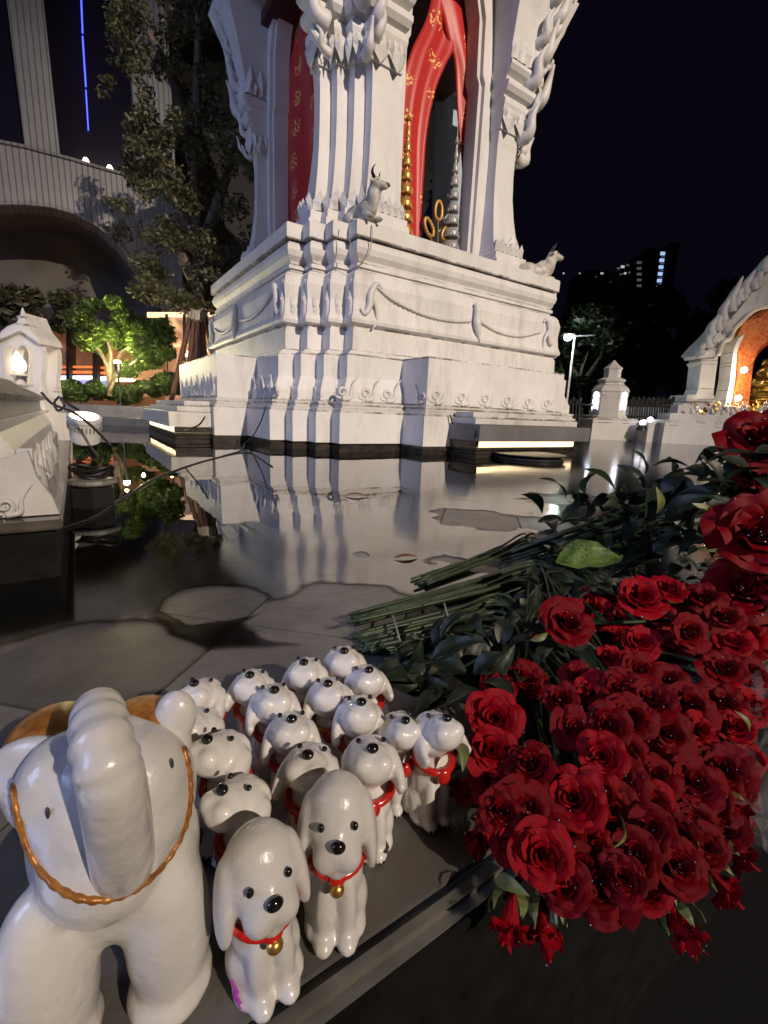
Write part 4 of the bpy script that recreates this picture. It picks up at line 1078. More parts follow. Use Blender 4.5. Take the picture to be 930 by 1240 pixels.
for nm, prof, mm in (('foot', [(0, .104), (0, .150), (.012, .155)], PLASTER), ('leaf_course', [(.015, .155), (.02, .20), (.04, .235), (.04, .255)], PLASTER3), ('shaft', [(.05, .255), (.052, .295)], PLASTER3),
                     ('coping', [(.035, .295), (.030, .308), (.06, .325), (.10, .345), (.13, .365), (.14, .372)], mat('streaked_grey_coping', (.30, .29, .27), .6, col2=(.10, .09, .08), scale=18, bump=.4))):
    bm = newbm(); loft(bm, [ploop(m_, z) for m_, z in prof]); putw(nm, bm, ped, mm)
def big_curl(side, a, d, z, sc, fl=1):
    o = bpy.data.objects.new('curl_leaf', CURL[fl]); COL.objects.link(o); o.parent = ped
    p = L(a, d, z) if side == 0 else L(d, a, z)
    F = ROTU.to_4x4() if side == 0 else Matrix((VV, -UU, Vector((0, 0, 1)))).transposed().to_4x4()
    o.matrix_local = Matrix.Translation(p - ped.location) @ F @ Matrix.Diagonal((sc, sc * 1.2, sc, 1))
# broad flame-shaped slabs at the corner with a spiral in relief
bm = newbm()
fo = [(-1.335, .106), (-1.255, .106), (-1.262, .135), (-1.280, .17), (-1.288, .215), (-1.315, .205), (-1.36, .19), (-1.42, .175), (-1.42, .106)]
prism(bm, [L(a, -2.085, z) for a, z in fo], VV * .022); putw('corner_flame', bm, ped, PLASTER3)
bm = newbm()
fo = [(-2.05, .106), (-2.085, .106), (-2.075, .15), (-2.06, .19), (-2.03, .215), (-2.02, .17), (-1.98, .14), (-1.96, .106)]
prism(bm, [L(-1.285, a, z) for a, z in fo], -UU * .022); putw('corner_flame', bm, ped, PLASTER3)
for (a, z, sc) in ((-1.315, .108, .38), (-1.40, .108, .5), (-1.52, .108, .5)): big_curl(0, a, -2.088, z, sc)
for k in range(6): big_curl(1, -1.93 + k * .14, -1.292, .112, .62)
for k in range(5):
    bm = newbm(); p = L(-1.30 - .02 * (k % 2), -1.9 + k * .16, .13); ell(bm, p, (.022, .03, .05)); smooth(putw('bead_relief', bm, ped, PLASTER3))

# ------------------------------------------------------------------ heart-window lantern shrine on the left
Yh = 2.9
def px_poly(pts, Y): return [at(x, y, Y) for x, y in pts]
hs = thing('lantern_house', 'small white lantern house with a heart shaped window and glowing flame lamp on the left', 'lantern house', (at(35, 500, Yh).x, Yh, 0))
sq = lambda P_: [(x * .80, y) for x, y in P_]
out = [(-12, 500), (-10, 420), (4, 398), (20, 392), (34, 389), (50, 396), (58, 410), (64, 425), (65, 440), (62, 460), (66, 480), (70, 500)]; out = sq(out)
hole = [(12, 452), (9, 430), (12, 420), (20, 418), (28, 424), (36, 418), (43, 421), (46, 430), (45, 450), (43, 466), (30, 464), (16, 470)]; hole = sq(hole)
def ring_solid(bm, o_, h_, vec):
    n = max(len(o_), len(h_))
    def res(P_, n):
        P_ = [Vector(p) for p in P_]; Ls = [(P_[(i + 1) % len(P_)] - P_[i]).length for i in range(len(P_))]; T = sum(Ls); out_ = []
        for k in range(n):
            s_ = T * k / n; i = 0
            while s_ > Ls[i]: s_ -= Ls[i]; i += 1
            out_.append(P_[i] + (P_[(i + 1) % len(P_)] - P_[i]) * (s_ / Ls[i]))
        return out_
    A, B = res(o_, 40), res(h_, 40); vec = Vector(vec)
    VA = [bm.verts.new(p) for p in A]; VB = [bm.verts.new(p) for p in B]; VC = [bm.verts.new(p + vec) for p in A]; VD = [bm.verts.new(p + vec) for p in B]
    for k in range(40):
        j = (k + 1) % 40
        bm.faces.new((VA[k], VA[j], VB[j], VB[k])); bm.faces.new((VC[k], VD[k], VD[j], VC[j])); bm.faces.new((VA[k], VC[k], VC[j], VA[j])); bm.faces.new((VB[k], VB[j], VD[j], VD[k]))
    bmesh.ops.recalc_face_normals(bm, faces=bm.faces)
bm = newbm(); ring_solid(bm, px_poly(out, Yh), px_poly(hole, Yh), (0, .04, 0)); putw('front_panel', bm, hs, PLASTER3)
bm = newbm(); ring_solid(bm, [p - Vector((0, .015, 0)) for p in px_poly([(x + (23 - x) * -.12, y + (440 - y) * -.10) for x, y in hole], Yh)], [p - Vector((0, .015, 0)) for p in px_poly([(x, y) for x, y in hole], Yh)], (0, .02, 0)); putw('window_moulding', bm, hs, PLASTER3)
bm = newbm(); ring_solid(bm, [p + Vector((0, .13, 0)) for p in px_poly(out, Yh)], [p + Vector((0, .13, 0)) for p in px_poly(hole, Yh)], (0, .04, 0)); putw('back_panel', bm, hs, PLASTER3)
c0 = at(29, 400, Yh)
bm = newbm(); px_ = px_poly(sq([(-14, 415), (4, 402), (20, 397), (30, 384), (33, 378), (36, 384), (44, 397), (56, 408), (60, 416), (30, 400)]), Yh - .03); prism(bm, px_, (0, .20, 0)); putw('roof', bm, hs, PLASTER3)
bm = newbm(); f0 = at(29, 388, Yh + .08); lathe(bm, [(.03, 0), (.035, .02), (.012, .03), (.014, .04), (.002, .075)], f0, 10); putw('finial', bm, hs, PLASTER3)
bm = newbm(); p0, p1 = at(-12, 500, Yh), at(60, 500, Yh); hexa(bm, [(p0.x, Yh - .04, -.006), (p1.x, Yh - .04, -.006), (p1.x, Yh + .18, -.006), (p0.x, Yh + .18, -.006), (p0.x, Yh - .03, p0.z + .0), (p1.x - .02, Yh - .03, p1.z), (p1.x - .02, Yh + .18, p1.z), (p0.x, Yh + .18, p0.z)]); putw('pedestal', bm, hs, PLASTER3)
lf = thing('flame_lamp', 'glowing white flame shaped lamp inside the heart shaped window', 'lamp', at(23, 450, Yh + .08))
pz = at(23, 450, Yh + .08); k_ = (Yh + .08) / FPX * .82
bm = newbm(); lathe(bm, [(.002, .0), (8 * k_, 2 * k_), (10 * k_, 9 * k_), (8.5 * k_, 15 * k_), (4 * k_, 21 * k_), (.002, 28 * k_)], n=16); smooth(put('flame_bulb', bm, lf, mat('warm_bulb', (1, .9, .7), .4, emit=(1, .78, .50), es=5)))
bm = newbm(); lathe(bm, [(14 * k_, -6 * k_), (14 * k_, -4 * k_), (5 * k_, -3 * k_), (5 * k_, 0)], n=16); lathe(bm, [(10 * k_, -22 * k_), (4 * k_, -10 * k_), (3 * k_, -6 * k_)], n=12); put('lamp_foot', bm, lf, PLASTER3)

# ------------------------------------------------------------------ floodlight, box and cables in the left water channel
YF = 2.35
fl = thing('floodlight', 'round white plaster floodlight drum tilted up beside the channel on the left', 'floodlight', at(103, 520, YF)); kf = YF / FPX
R_ = Matrix.Rotation(.22, 3, 'Y') @ Matrix.Rotation(.25, 3, 'X')
bm = newbm(); lathe(bm, [(13 * kf, -16 * kf), (15.5 * kf, -14 * kf), (17 * kf, 10 * kf), (18 * kf, 12 * kf), (18 * kf, 16 * kf), (15 * kf, 17 * kf), (14 * kf, 12 * kf)], n=24, mtx=R_)
put('drum', bm, fl, PLASTER3)
bm = newbm()
for j in range(28):
    a = 2 * pi * j / 28; p = R_ @ Vector((cos(a) * 17.4 * kf, sin(a) * 17.4 * kf, 5 * kf)); box(bm, p, (1.3 * kf, 1.3 * kf, 6 * kf), R_ @ Matrix.Rotation(a, 3, 'Z'))
put('vent_ribs', bm, fl, mat('grey_rib', (.22, .21, .2), .5))
bm = newbm(); lathe(bm, [(13 * kf, 13 * kf), (8 * kf, 16 * kf), (.001, 16.5 * kf)], n=20, mtx=R_); put('lens', bm, fl, mat('floodlight_lens', (1, .9, .75), .3, emit=(1, .82, .58), es=14))
bm = newbm(); tube(bm, [Vector((-2 * kf, 0, -18 * kf)), Vector((6 * kf, 6 * kf, -34 * kf))], .02, 8); put('bracket', bm, fl, mat('black_plastic', (.018, .018, .018), .35))
lamp('floodlight_beam', 'SPOT', at(100, 492, YF) + Vector((0, 0, .05)), 16, (1, .78, .5), .05, at(120, 380, 6.0), spot_size=radians(80), spot_blend=.6)
jb = thing('junction_box', 'black plastic junction box with coiled leads below the white floodlight', 'junction box', onz(115, 612, 0))
kb = 1.35 / FPX
bm = newbm(); lathe(bm, [(24 * kb, 0), (24 * kb, 22 * kb), (21 * kb, 26 * kb)], n=6); put('box', bm, jb, mat('black_plastic', (.018, .018, .018), .35))
bm = newbm(); lathe(bm, [(24 * kb, 26 * kb), (26 * kb, 28 * kb), (25 * kb, 32 * kb), (14 * kb, 34 * kb)], n=20); put('lid', bm, jb, mat('grey_lid', (.16, .16, .15), .4))
for k in range(3):
    bm = newbm(); c = [Vector((cos(a) * (16 + 4 * k) * kb, sin(a) * 16 * kb, (37 + 4 * k + 3 * sin(a * 2 + k)) * kb)) for a in [2 * pi * j / 24 for j in range(24)]]; tube(bm, c, 2.0 * kb, 6, closed=True); smooth(put('coiled_lead', bm, jb, mat('black_rubber', (.012, .012, .012), .4)))
for k, (pts, lb) in enumerate([x_ for x_ in (([(50, 475), (62, 488), (78, 495), (90, 500), (110, 515), (135, 540)], 'black cable looping from the heart window house to the floodlight'),
                  ([(72, 480), (66, 488), (70, 497), (78, 492), (74, 482), (84, 490), (96, 497)], 'coiled black lead hanging beside the lantern house'),
                  ([(75, 525), (82, 515), (88, 525), (80, 535), (70, 530), (80, 545), (100, 550)], 'tangled black lead behind the left pedestal'),
                  ([(85, 565), (110, 568), (135, 560), (150, 540), (165, 530), (190, 526)], 'black cable arching from the junction box towards the planter')) if 'tangled' not in x_[1] and 'arching' not in x_[1]]):
    cable([at(x, y, 2.2 if k < 2 else 1.9) for x, y in pts], .006, lb)

# ------------------------------------------------------------------ planter, hedge, trees on the left
def leaf_cloud(name, centres, n_per, rad, size, m_, parent=None, squash=.8, seed=1, kind=None, outline=None):
    r2 = random.Random(seed); V_, F_ = [], []
    for c, rr in centres:
        for i in range(int(n_per * (rr / rad) ** 2)):
            while True:
                q = Vector((r2.uniform(-1, 1), r2.uniform(-1, 1), r2.uniform(-1, 1)))
                if q.length < 1: break
            q = q * (.55 + .45 * q.length); p = Vector(c) + Vector((q.x * rr, q.y * rr, q.z * rr * squash))
            a = Vector((r2.gauss(0, 1), r2.gauss(0, 1), r2.gauss(0, .7))).normalized(); b = a.cross(Vector((r2.gauss(0, 1), r2.gauss(0, 1), r2.gauss(0, 1)))).normalized()
            s_ = size * r2.uniform(.6, 1.3); k = len(V_)
            V_ += [p - a * s_, p + b * s_ * .45, p + a * s_, p - b * s_ * .45]; F_.append((k, k + 1, k + 2, k + 3))
    me = bpy.data.meshes.new(name); me.from_pydata([tuple(v_) for v_ in V_], [], F_); me.update(); me.materials.append(m_)
    o = bpy.data.objects.new(name, me); COL.objects.link(o)
    if parent is not None:
        o.parent = parent; o.location = -parent.location
    if kind: o['kind'] = kind
    return o
def foliage(name, c1, c2, tr=.25, rough=.45):
    m, n, l, b = nodes(name)
    geo = n.new("ShaderNodeNewGeometry"); r = n.new("ShaderNodeValToRGB"); r.color_ramp.elements[0].color = (*c1, 1); r.color_ramp.elements[1].color = (*c2, 1)
    l.new(geo.outputs["Random Per Island"], r.inputs[0]); l.new(r.outputs[0], b.inputs["Base Color"]); b.inputs["Roughness"].default_value = rough
    if tr:
        out = n["Material Output"]; t = n.new("ShaderNodeBsdfTranslucent"); mx = n.new("ShaderNodeMixShader"); mx.inputs[0].default_value = tr
        l.new(r.outputs[0], t.inputs[0]); l.new(b.outputs[0], mx.inputs[1]); l.new(t.outputs[0], mx.inputs[2]); l.new(mx.outputs[0], out.inputs[0])
    return m
FOL_D = foliage('dark_tree_leaves', (.030, .034, .016), (.085, .080, .040), .15)
FOL_O = foliage('olive_tree_leaves', (.030, .034, .014), (.11, .105, .048), .25)
FOL_G = foliage('lit_green_leaves', (.05, .10, .02), (.13, .19, .04), .4)
FOL_H = foliage('hedge_leaves', (.03, .06, .015), (.08, .12, .03), .25)
BARK = mat('grey_bark', (.13, .10, .075), .8, var=.5, scale=12, bump=.8, bscale=20)
BARKL = mat('pale_bark', (.28, .22, .15), .7, var=.4, scale=12, bump=.5, bscale=20)
YP = 6.4
pl = thing('planter', 'long low grey stone planter wall behind the channel on the left', 'planter', (at(170, 530, YP).x, YP, 0))
a, b = at(62, 488, YP), at(232, 486, YP); 
bm = newbm(); hexa(bm, [(a.x, YP, -.006), (b.x, YP, -.006), (b.x, YP + 3, -.006), (a.x, YP + 3, -.006), (a.x, YP, a.z), (b.x, YP, a.z), (b.x, YP + 3, a.z), (a.x, YP + 3, a.z)]); putw('wall', bm, pl, mat('grey_planter_stone', (.22, .21, .20), .6, var=.3, scale=5, bump=.2))
bm = newbm(); hexa(bm, [(a.x, YP - .35, -.006), (b.x, YP - .35, -.006), (b.x, YP - .01, -.006), (a.x, YP - .01, -.006), (a.x, YP - .35, .10), (b.x, YP - .35, .10), (b.x, YP - .01, .10), (a.x, YP - .01, .10)]); putw('kerb', bm, pl, mat('dark_grey_kerb', (.09, .09, .09), .5, var=.3))
zt = a.z
def cloud_px(pts, Y, dY, rpx):
    return [(at(x, y, Y + random.uniform(-dY, dY)), r * Y / FPX) for (x, y, r) in pts]
random.seed(21)
hp = [(x, 474 + random.uniform(-5, 5) - (6 if x > 170 else 0), random.uniform(7, 15)) for x in range(70, 232, 9)]
o = leaf_cloud('hedge', cloud_px(hp, YP + .6, .3, 0), 900, 10 * YP / FPX, .030, FOL_H, None, .9, 3)
tag(o, 'low leafy hedge growing along the top of the grey planter', 'hedge')
# uplit ornamental tree
YT = 7.0
def tree(name, label, group, Y, base_px, limbs, crown, nleaf, lsize, leafm, barkm, trunk_r, seed, dY=.5, cat='tree'):
    bpz = at(*base_px, Y); t = thing(name, label, cat, (bpz.x, Y, 0), group)
    bm = newbm()
    for lb in limbs:
        c = cat_pts([at(x, y, Y + dy) for x, y, dy in lb], 5); tube(bm, c, [trunk_r * (1 - .75 * i / len(c)) for i in range(len(c))], 7)
    smooth(putw('trunk', bm, t, barkm))
    random.seed(seed)
    leaf_cloud('crown', cloud_px(crown, Y, dY, 0), nleaf, 15 * Y / FPX, lsize, leafm, t, .8, seed)
    return t
cr = []
random.seed(5)
for i in range(34):
    a = random.uniform(0, 2 * pi); q = math.sqrt(random.random()); cr.append((138 + cos(a) * q * 66, 405 + sin(a) * q * 42 + abs(cos(a) * q) * 10, random.uniform(10, 16)))
cr = [c for c in cr if not (c[1] > 425 and 95 < c[0] < 150)]
tree('ornamental_tree', 'small bright green tree lit from below behind the planter', None, YT, (132, 470),
     [[(133, 480, 0), (130, 445, 0), (118, 425, 0), (92, 408, .1)], [(133, 470, 0), (128, 440, .1), (112, 412, .1), (100, 395, .2)], [(134, 470, 0), (140, 440, .1), (150, 425, 0), (165, 410, .1)], [(133, 470, 0), (134, 430, 0), (128, 405, 0), (120, 385, 0)], [(132, 475, 0), (143, 450, -.1), (160, 440, -.1), (180, 425, -.1)]],
     cr, 700, .034, FOL_G, BARKL, .035, 8, .5)
up = thing('garden_uplight', 'small bright garden spotlight under the green tree', 'spotlight', at(142, 440, YT - .5))
bm = newbm(); lathe(bm, [(.035, -.10), (.045, -.02), (.05, .0)], n=12); put('housing', bm, up, mat('black_plastic', (.018, .018, .018), .35))
bm = newbm(); ell(bm, (0, 0, .01), (.045, .045, .03), seg=8); put('lens', bm, up, mat('uplight_lens', (1, .9, .7), .4, emit=(1, .85, .55), es=30))
bm = newbm(); tube(bm, [(0, 0, -.08), (0, 0, -.6)], .015, 6); put('spike', bm, up, mat('black_plastic', (.018, .018, .018), .35))
lamp('garden_uplight_beam', 'POINT', at(140, 428, YT - .55), 120, (1, .86, .45), .02)
lamp('garden_uplight_beam', 'POINT', at(165, 452, YT - .7), 12, (1, .8, .5), .02)
# dark tree mass at the far left
cr = [(random.uniform(-20, 90), random.uniform(358, 398), random.uniform(9, 16)) for i in range(17)]
tree('dark_tree', 'dark bushy tree behind the lantern house at the left edge', 'dark trees on the left', 8.0, (40, 480), [[(40, 490, 0), (38, 430, 0), (30, 390, 0)], [(40, 450, 0), (60, 400, 0), (75, 375, 0)]], cr, 260, .07, FOL_D, BARK, .07, 12)
# tall tree in front of the arcade
cr = []
random.seed(9)
for i in range(150):
    y = random.uniform(-60, 375); t_ = (y + 60) / 435
    xl = 150 - 12 * sin(t_ * 9) + (35 if y > 285 else 0) - (18 if 80 < y < 150 else 0) + (45 if y < 10 else 0); xr = 330 if y < 250 else 325 - (y - 250) * .45
    x = random.uniform(xl, xr)
    cr.append((x, y, random.uniform(9, 20)))
cr += [(150 + random.uniform(-20, 10), 235 + random.uniform(-10, 20), 9) for i in range(3)] + [(132, 100, 9), (140, 75, 8), (125, 110, 7), (160, 30, 10), (150, 45, 8)]
tree('tall_tree', 'tall loose leaved tree rising between the arcade and the shrine', None, 6.6, (238, 470),
     [[(236, 495, 0), (237, 440, 0), (240, 350, 0), (236, 220, 0), (240, 60, 0), (240, -40, 0)], [(240, 330, 0), (262, 250, .1), (290, 170, .2)], [(238, 300, 0), (205, 220, 0), (170, 150, 0)], [(238, 200, 0), (215, 110, 0), (180, 40, 0)], [(238, 340, 0), (215, 300, 0), (190, 260, 0)]],
     cr, 135, .036, FOL_O, BARK, .11, 31, .7)
# timber props around its trunk
random.seed(4)
for i, (x0, y0, x1, y1, dy, lb) in enumerate(((212, 465, 232, 378, -.7, 'leftmost'), (226, 468, 236, 380, -.8, 'second from the left'), (240, 468, 240, 382, -.9, 'upright middle'), (252, 465, 243, 380, -.8, 'second from the right'), (262, 448, 247, 378, -.6, 'rightmost'))):
    t = thing('tree_prop', lb + ' brown timber pole of the frame propping the tall tree', 'timber pole', at(x0, y0, 6.6 + dy), 'timber poles propping the tall tree')
    a, b = at(x0, y0, 6.6 + dy), at(x1, y1, 6.6 + dy * .5)
    a = a + (a - b) * (a.z / max(.01, (b.z - a.z)))
    bm = newbm(); tube(bm, [a, b], .032, 8); putw('pole', bm, t, mat('brown_timber', (.10, .035, .018), .6, var=.4, scale=15))
    c = b + (a - b) * .06; bm = newbm(); tube(bm, [b + (b - a) * .02, c], .042, 8); putw('padding', bm, t, mat('pale_padding', (.35, .31, .24), .8))

# ------------------------------------------------------------------ the arcade building behind
FV = 8.0
ribm, n, l, b = nodes('ribbed_grey_cladding')
geo = n.new("ShaderNodeNewGeometry"); dt = n.new("ShaderNodeVectorMath"); dt.operation = 'DOT_PRODUCT'; dt.inputs[1].default_value = tuple(UU); l.new(geo.outputs["Position"], dt.inputs[0])
mm = n.new("ShaderNodeMath"); mm.operation = 'MULTIPLY'; mm.inputs[1].default_value = 11.0; l.new(dt.outputs["Value"], mm.inputs[0])
fr_ = n.new("ShaderNodeMath"); fr_.operation = 'FRACT'; l.new(mm.outputs[0], fr_.inputs[0])
rp = n.new("ShaderNodeValToRGB"); e = rp.color_ramp.elements; e[0].position = 0; e[0].color = (0, 0, 0, 1); e[1].position = .12; e[1].color = (1, 1, 1, 1); k = e.new(.88); k.color = (1, 1, 1, 1); k = e.new(1.0); k.color = (0, 0, 0, 1); l.new(fr_.outputs[0], rp.inputs[0])
bp = n.new("ShaderNodeBump"); bp.inputs["Strength"].default_value = .8; bp.inputs["Distance"].default_value = .02; l.new(rp.outputs[0], bp.inputs["Height"]); l.new(bp.outputs[0], b.inputs["Normal"])
ns = n.new("ShaderNodeTexNoise"); ns.inputs["Scale"].default_value = 1.2; ns.inputs["Detail"].default_value = 6; l.new(geo.outputs["Position"], ns.inputs["Vector"])
cr_ = n.new("ShaderNodeValToRGB"); cr_.color_ramp.elements[0].position = .3; cr_.color_ramp.elements[0].color = (.16, .155, .15, 1); cr_.color_ramp.elements[1].position = .7; cr_.color_ramp.elements[1].color = (.25, .245, .24, 1); l.new(ns.outputs[0], cr_.inputs[0])
l.new(cr_.outputs[0], b.inputs["Base Color"]); b.inputs["Roughness"].default_value = .6
CLAD = ribm
arc = thing('arcade_building', 'grey ribbed building with a big round arch and tall dark windows at upper left', 'building', L(-1, FV + .5, 0))
def vpoly(pts, k=FV): return [onv(x, y, k) for x, y in pts]
def slabp(nm, pts, k, depth, m_, parent):
    bm = newbm(); prism(bm, vpoly(pts, k), VV * depth); return putw(nm, bm, parent, m_)
DGL = mat('dark_window_glass', (.012, .010, .020), .05, coat=.5)
# bottom band with the arch: built as strips between arch curve and sill line
archc = [(-60, 262), (-30, 252), (0, 247), (30, 247), (60, 250), (90, 258), (120, 275), (145, 297), (165, 325), (178, 352), (186, 385)]
sill = [(-60, 157), (-30, 164), (0, 172), (30, 178), (60, 186), (90, 194), (120, 203), (145, 210), (165, 216), (190, 224), (216, 232)]
bm = newbm()
A = vpoly(archc); B = vpoly(sill)
bot = B[-1].copy(); bot.z = A[-1].z
for (a0, a1), (b0, b1) in zip(zip(A, A[1:]), zip(B, B[1:])):
    hexa(bm, [a0, a1, a1 + VV * .5, a0 + VV * .5, b0, b1, b1 + VV * .5, b0 + VV * .5])
bmesh.ops.recalc_face_normals(bm, faces=bm.faces); putw('arch_wall', bm, arc, CLAD)
bm = newbm(); pts = [A[-1], bot, B[-1], A[-1] * .5 + B[-1] * .5]
hexa(bm, [A[-1], bot, bot + VV * .5, A[-1] + VV * .5, A[-1] * .999 + Vector((0, 0, .0)) + Vector((0, 0, .01)), B[-1], B[-1] + VV * .5, A[-1] + VV * .5 + Vector((0, 0, .01))]); bmesh.ops.recalc_face_normals(bm, faces=bm.faces); putw('arch_pier', bm, arc, CLAD)
bm = newbm(); tube(bm, [p - VV * .03 for p in A], .035, 6); smooth(putw('arch_moulding', bm, arc, CLAD))
bm = newbm(); tube(bm, [p - VV * .02 for p in B], .03, 6); smooth(putw('sill', bm, arc, CLAD))
# window piers and glass
for (x0, x1, y) in ((13, 57, -90), (158, 205, -90)):
    if x0 == 13: P_ = [(-3, -90), (43, -90), (73, 190), (30, 179)]
    else: P_ = [(150, -90), (196, -90), (214, 233), (166, 217)]
    slabp('window_pier', P_, FV, .45, CLAD, arc)
slabp('window_glass', [(-80, -90), (-3, -90), (30, 179), (-80, 152)], FV + .25, .03, DGL, arc)
slabp('window_glass', [(43, -90), (150, -90), (166, 217), (73, 190)], FV + .25, .03, DGL, arc)
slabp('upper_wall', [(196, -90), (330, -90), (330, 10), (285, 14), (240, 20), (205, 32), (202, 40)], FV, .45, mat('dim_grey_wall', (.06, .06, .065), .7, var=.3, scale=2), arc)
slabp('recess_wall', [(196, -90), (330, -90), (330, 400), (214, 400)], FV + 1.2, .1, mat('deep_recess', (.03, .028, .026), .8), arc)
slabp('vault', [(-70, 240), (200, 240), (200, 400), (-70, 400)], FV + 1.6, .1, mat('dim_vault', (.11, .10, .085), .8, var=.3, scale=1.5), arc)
bm = newbm()
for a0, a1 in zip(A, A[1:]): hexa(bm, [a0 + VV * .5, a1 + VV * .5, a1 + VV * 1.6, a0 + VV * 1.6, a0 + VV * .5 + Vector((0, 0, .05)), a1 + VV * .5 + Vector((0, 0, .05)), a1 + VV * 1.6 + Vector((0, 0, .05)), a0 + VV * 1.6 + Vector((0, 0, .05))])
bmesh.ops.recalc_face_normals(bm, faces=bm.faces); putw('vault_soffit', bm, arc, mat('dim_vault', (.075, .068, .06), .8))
BLUE = mat('blue_neon', (.05, .05, .9), .4, emit=(.06, .09, 1.0), es=2.6)
bm = newbm(); tube(bm, [onv(96, -60, FV + .2), onv(100, 40, FV + .2)], .012, 6); tube(bm, [onv(100, 44, FV + .2), onv(104, 105, FV + .2)], .012, 6); tube(bm, [onv(104, 109, FV + .2), onv(107, 158, FV + .2)], .010, 6)
t = put('neon_line', bm, None, BLUE); tag(t, 'thin vertical blue neon line glowing in the tall dark window', 'neon light')
wb = mat('small_lit_fitting', (1, .9, .7), .4, emit=(1, .85, .6), es=5)
for (x, y, lb) in ((104, 195, 'brightest small lamp at the foot of the tall dark window'), (133, 204, 'fainter small lamp at the foot of the tall dark window')):
    t = thing('ceiling_lamp', lb, 'lamp', onv(x, y, FV + .12), 'small lamps at the foot of the window'); bm = newbm(); lathe(bm, [(.055, 0), (.045, .02), (.03, .05)], n=10); put('shade', bm, t, wb)
    bm = newbm(); lathe(bm, [(.06, -.03), (.06, -.012)], n=10); put('rim', bm, t, wb)
for (x, y, s_) in ((127, 4, .025), (124, 45, .015), (122, 67, .02)):
    pass

# ------------------------------------------------------------------ shop front under the arch
YS = 9.5
sh = thing('shop_front', 'warm lit shop front with orange strips, bright counters and swirled panels under the arch', 'shop', (at(130, 480, YS).x, YS, 0))
def ypanel(nm, x0, y0, x1, y1, Y, th_, m_, par=sh):
    a, b, c, d = at(x0, y1, Y), at(x1, y1, Y), at(x1, y0, Y), at(x0, y0, Y)
    bm = newbm(); v_ = Vector((0, th_, 0)); hexa(bm, [a, b, b + v_, a + v_, d, c, c + v_, d + v_]); return putw(nm, bm, par, m_)
ypanel('back_wall', -60, 375, 275, 500, YS + .8, .1, mat('glowing_back_wall', (.35, .17, .08), .7, emit=(1, .38, .12), es=.10, var=.5, scale=2))  # interior light given to the back wall as faint emission
ypanel('dark_beam', -60, 372, 190, 398, YS + .3, .2, mat('dark_brown_beam', (.03, .018, .012), .6))
OR = mat('orange_sign_strip', (.8, .2, .05), .5, emit=(1, .22, .06), es=.9)
for (x0, x1, y) in ((65, 81, 443), (88, 111, 443), (120, 136, 444)):
    ypanel('orange_strip', x0, y, x1, y + 2.5, YS, .05, OR); ypanel('orange_strip', x0, y + 6, x1, y + 9, YS, .05, OR)
    ypanel('bright_counter', x0, y + 12, x1, y + 17, YS, .05, mat('cool_white_display', (.8, .85, 1), .4, emit=(.75, .8, 1), es=2.2)); ypanel('counter_front', x0, y + 17, x1, y + 25, YS, .05, mat('violet_display', (.3, .3, .5), .4, emit=(.3, .3, .75), es=.8))
ypanel('warm_panel', 162, 440, 196, 480, YS, .05, mat('glowing_peach_wall', (.7, .42, .25), .6, emit=(1, .5, .22), es=.22))  # shop light put into the peach panels as emission
ypanel('shop_light', 140, 458, 162, 462, YS - .1, .05, mat('warm_white_tube', (1, .9, .7), .4, emit=(1, .8, .5), es=5))
ypanel('shop_light', 75, 364, 92, 369, YS - .1, .05, mat('warm_tube_dim', (1, .9, .7), .4, emit=(1, .6, .3), es=1.6))
ypanel('cornice_light', 178, 378, 262, 384, YS - .6, .05, mat('warm_cornice_light', (1, .9, .7), .4, emit=(1, .62, .30), es=1.4))
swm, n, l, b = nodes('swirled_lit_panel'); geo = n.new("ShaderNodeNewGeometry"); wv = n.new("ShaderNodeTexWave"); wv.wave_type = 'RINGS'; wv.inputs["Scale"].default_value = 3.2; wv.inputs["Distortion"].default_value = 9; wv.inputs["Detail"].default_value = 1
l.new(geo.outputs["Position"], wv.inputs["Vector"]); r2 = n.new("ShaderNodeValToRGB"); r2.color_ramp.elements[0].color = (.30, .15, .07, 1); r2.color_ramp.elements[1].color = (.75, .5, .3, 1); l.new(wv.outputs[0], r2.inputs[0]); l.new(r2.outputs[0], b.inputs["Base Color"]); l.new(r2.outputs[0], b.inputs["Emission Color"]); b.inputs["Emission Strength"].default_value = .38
for (x0, x1) in ((190, 199), (203, 221), (224, 245), (248, 263)):
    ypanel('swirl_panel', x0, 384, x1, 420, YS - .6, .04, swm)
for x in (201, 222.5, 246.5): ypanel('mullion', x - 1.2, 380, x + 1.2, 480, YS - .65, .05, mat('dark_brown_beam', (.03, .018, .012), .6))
ypanel('warm_panel', 200, 420, 265, 485, YS, .05, mat('glowing_peach_wall', (.7, .42, .25), .6))
for (x, y, lb) in ((241, 425, 'left one of two glowing globe bulbs behind the timber props'), (249, 424, 'right one of two glowing globe bulbs behind the timber props'), (227, 430, 'small dim bulb left of the two globe bulbs')):
    bm = newbm(); ell(bm, (0, 0, 0), (.035,) * 3, seg=8); lathe(bm, [(.012, .03), (.012, .07)], n=8); t = put('globe_bulb', bm, None, mat('globe_glow', (1, .9, .8), .4, emit=(1, .65, .45), es=8)); smooth(t); t.location = at(x, y, YS - .8); tag(t, lb, 'light bulb', 'globe bulbs in the shop')
for (x, k) in ((80, 4), (112, 6)):
    ypanel('shop_pillar', x, 395, x + k, 485, YS - .1, .2, mat('dark_brown_beam', (.03, .018, .012), .6))
lamp('shop_glow', 'POINT', at(200, 440, YS - .9), 25, (1, .55, .28), .03)

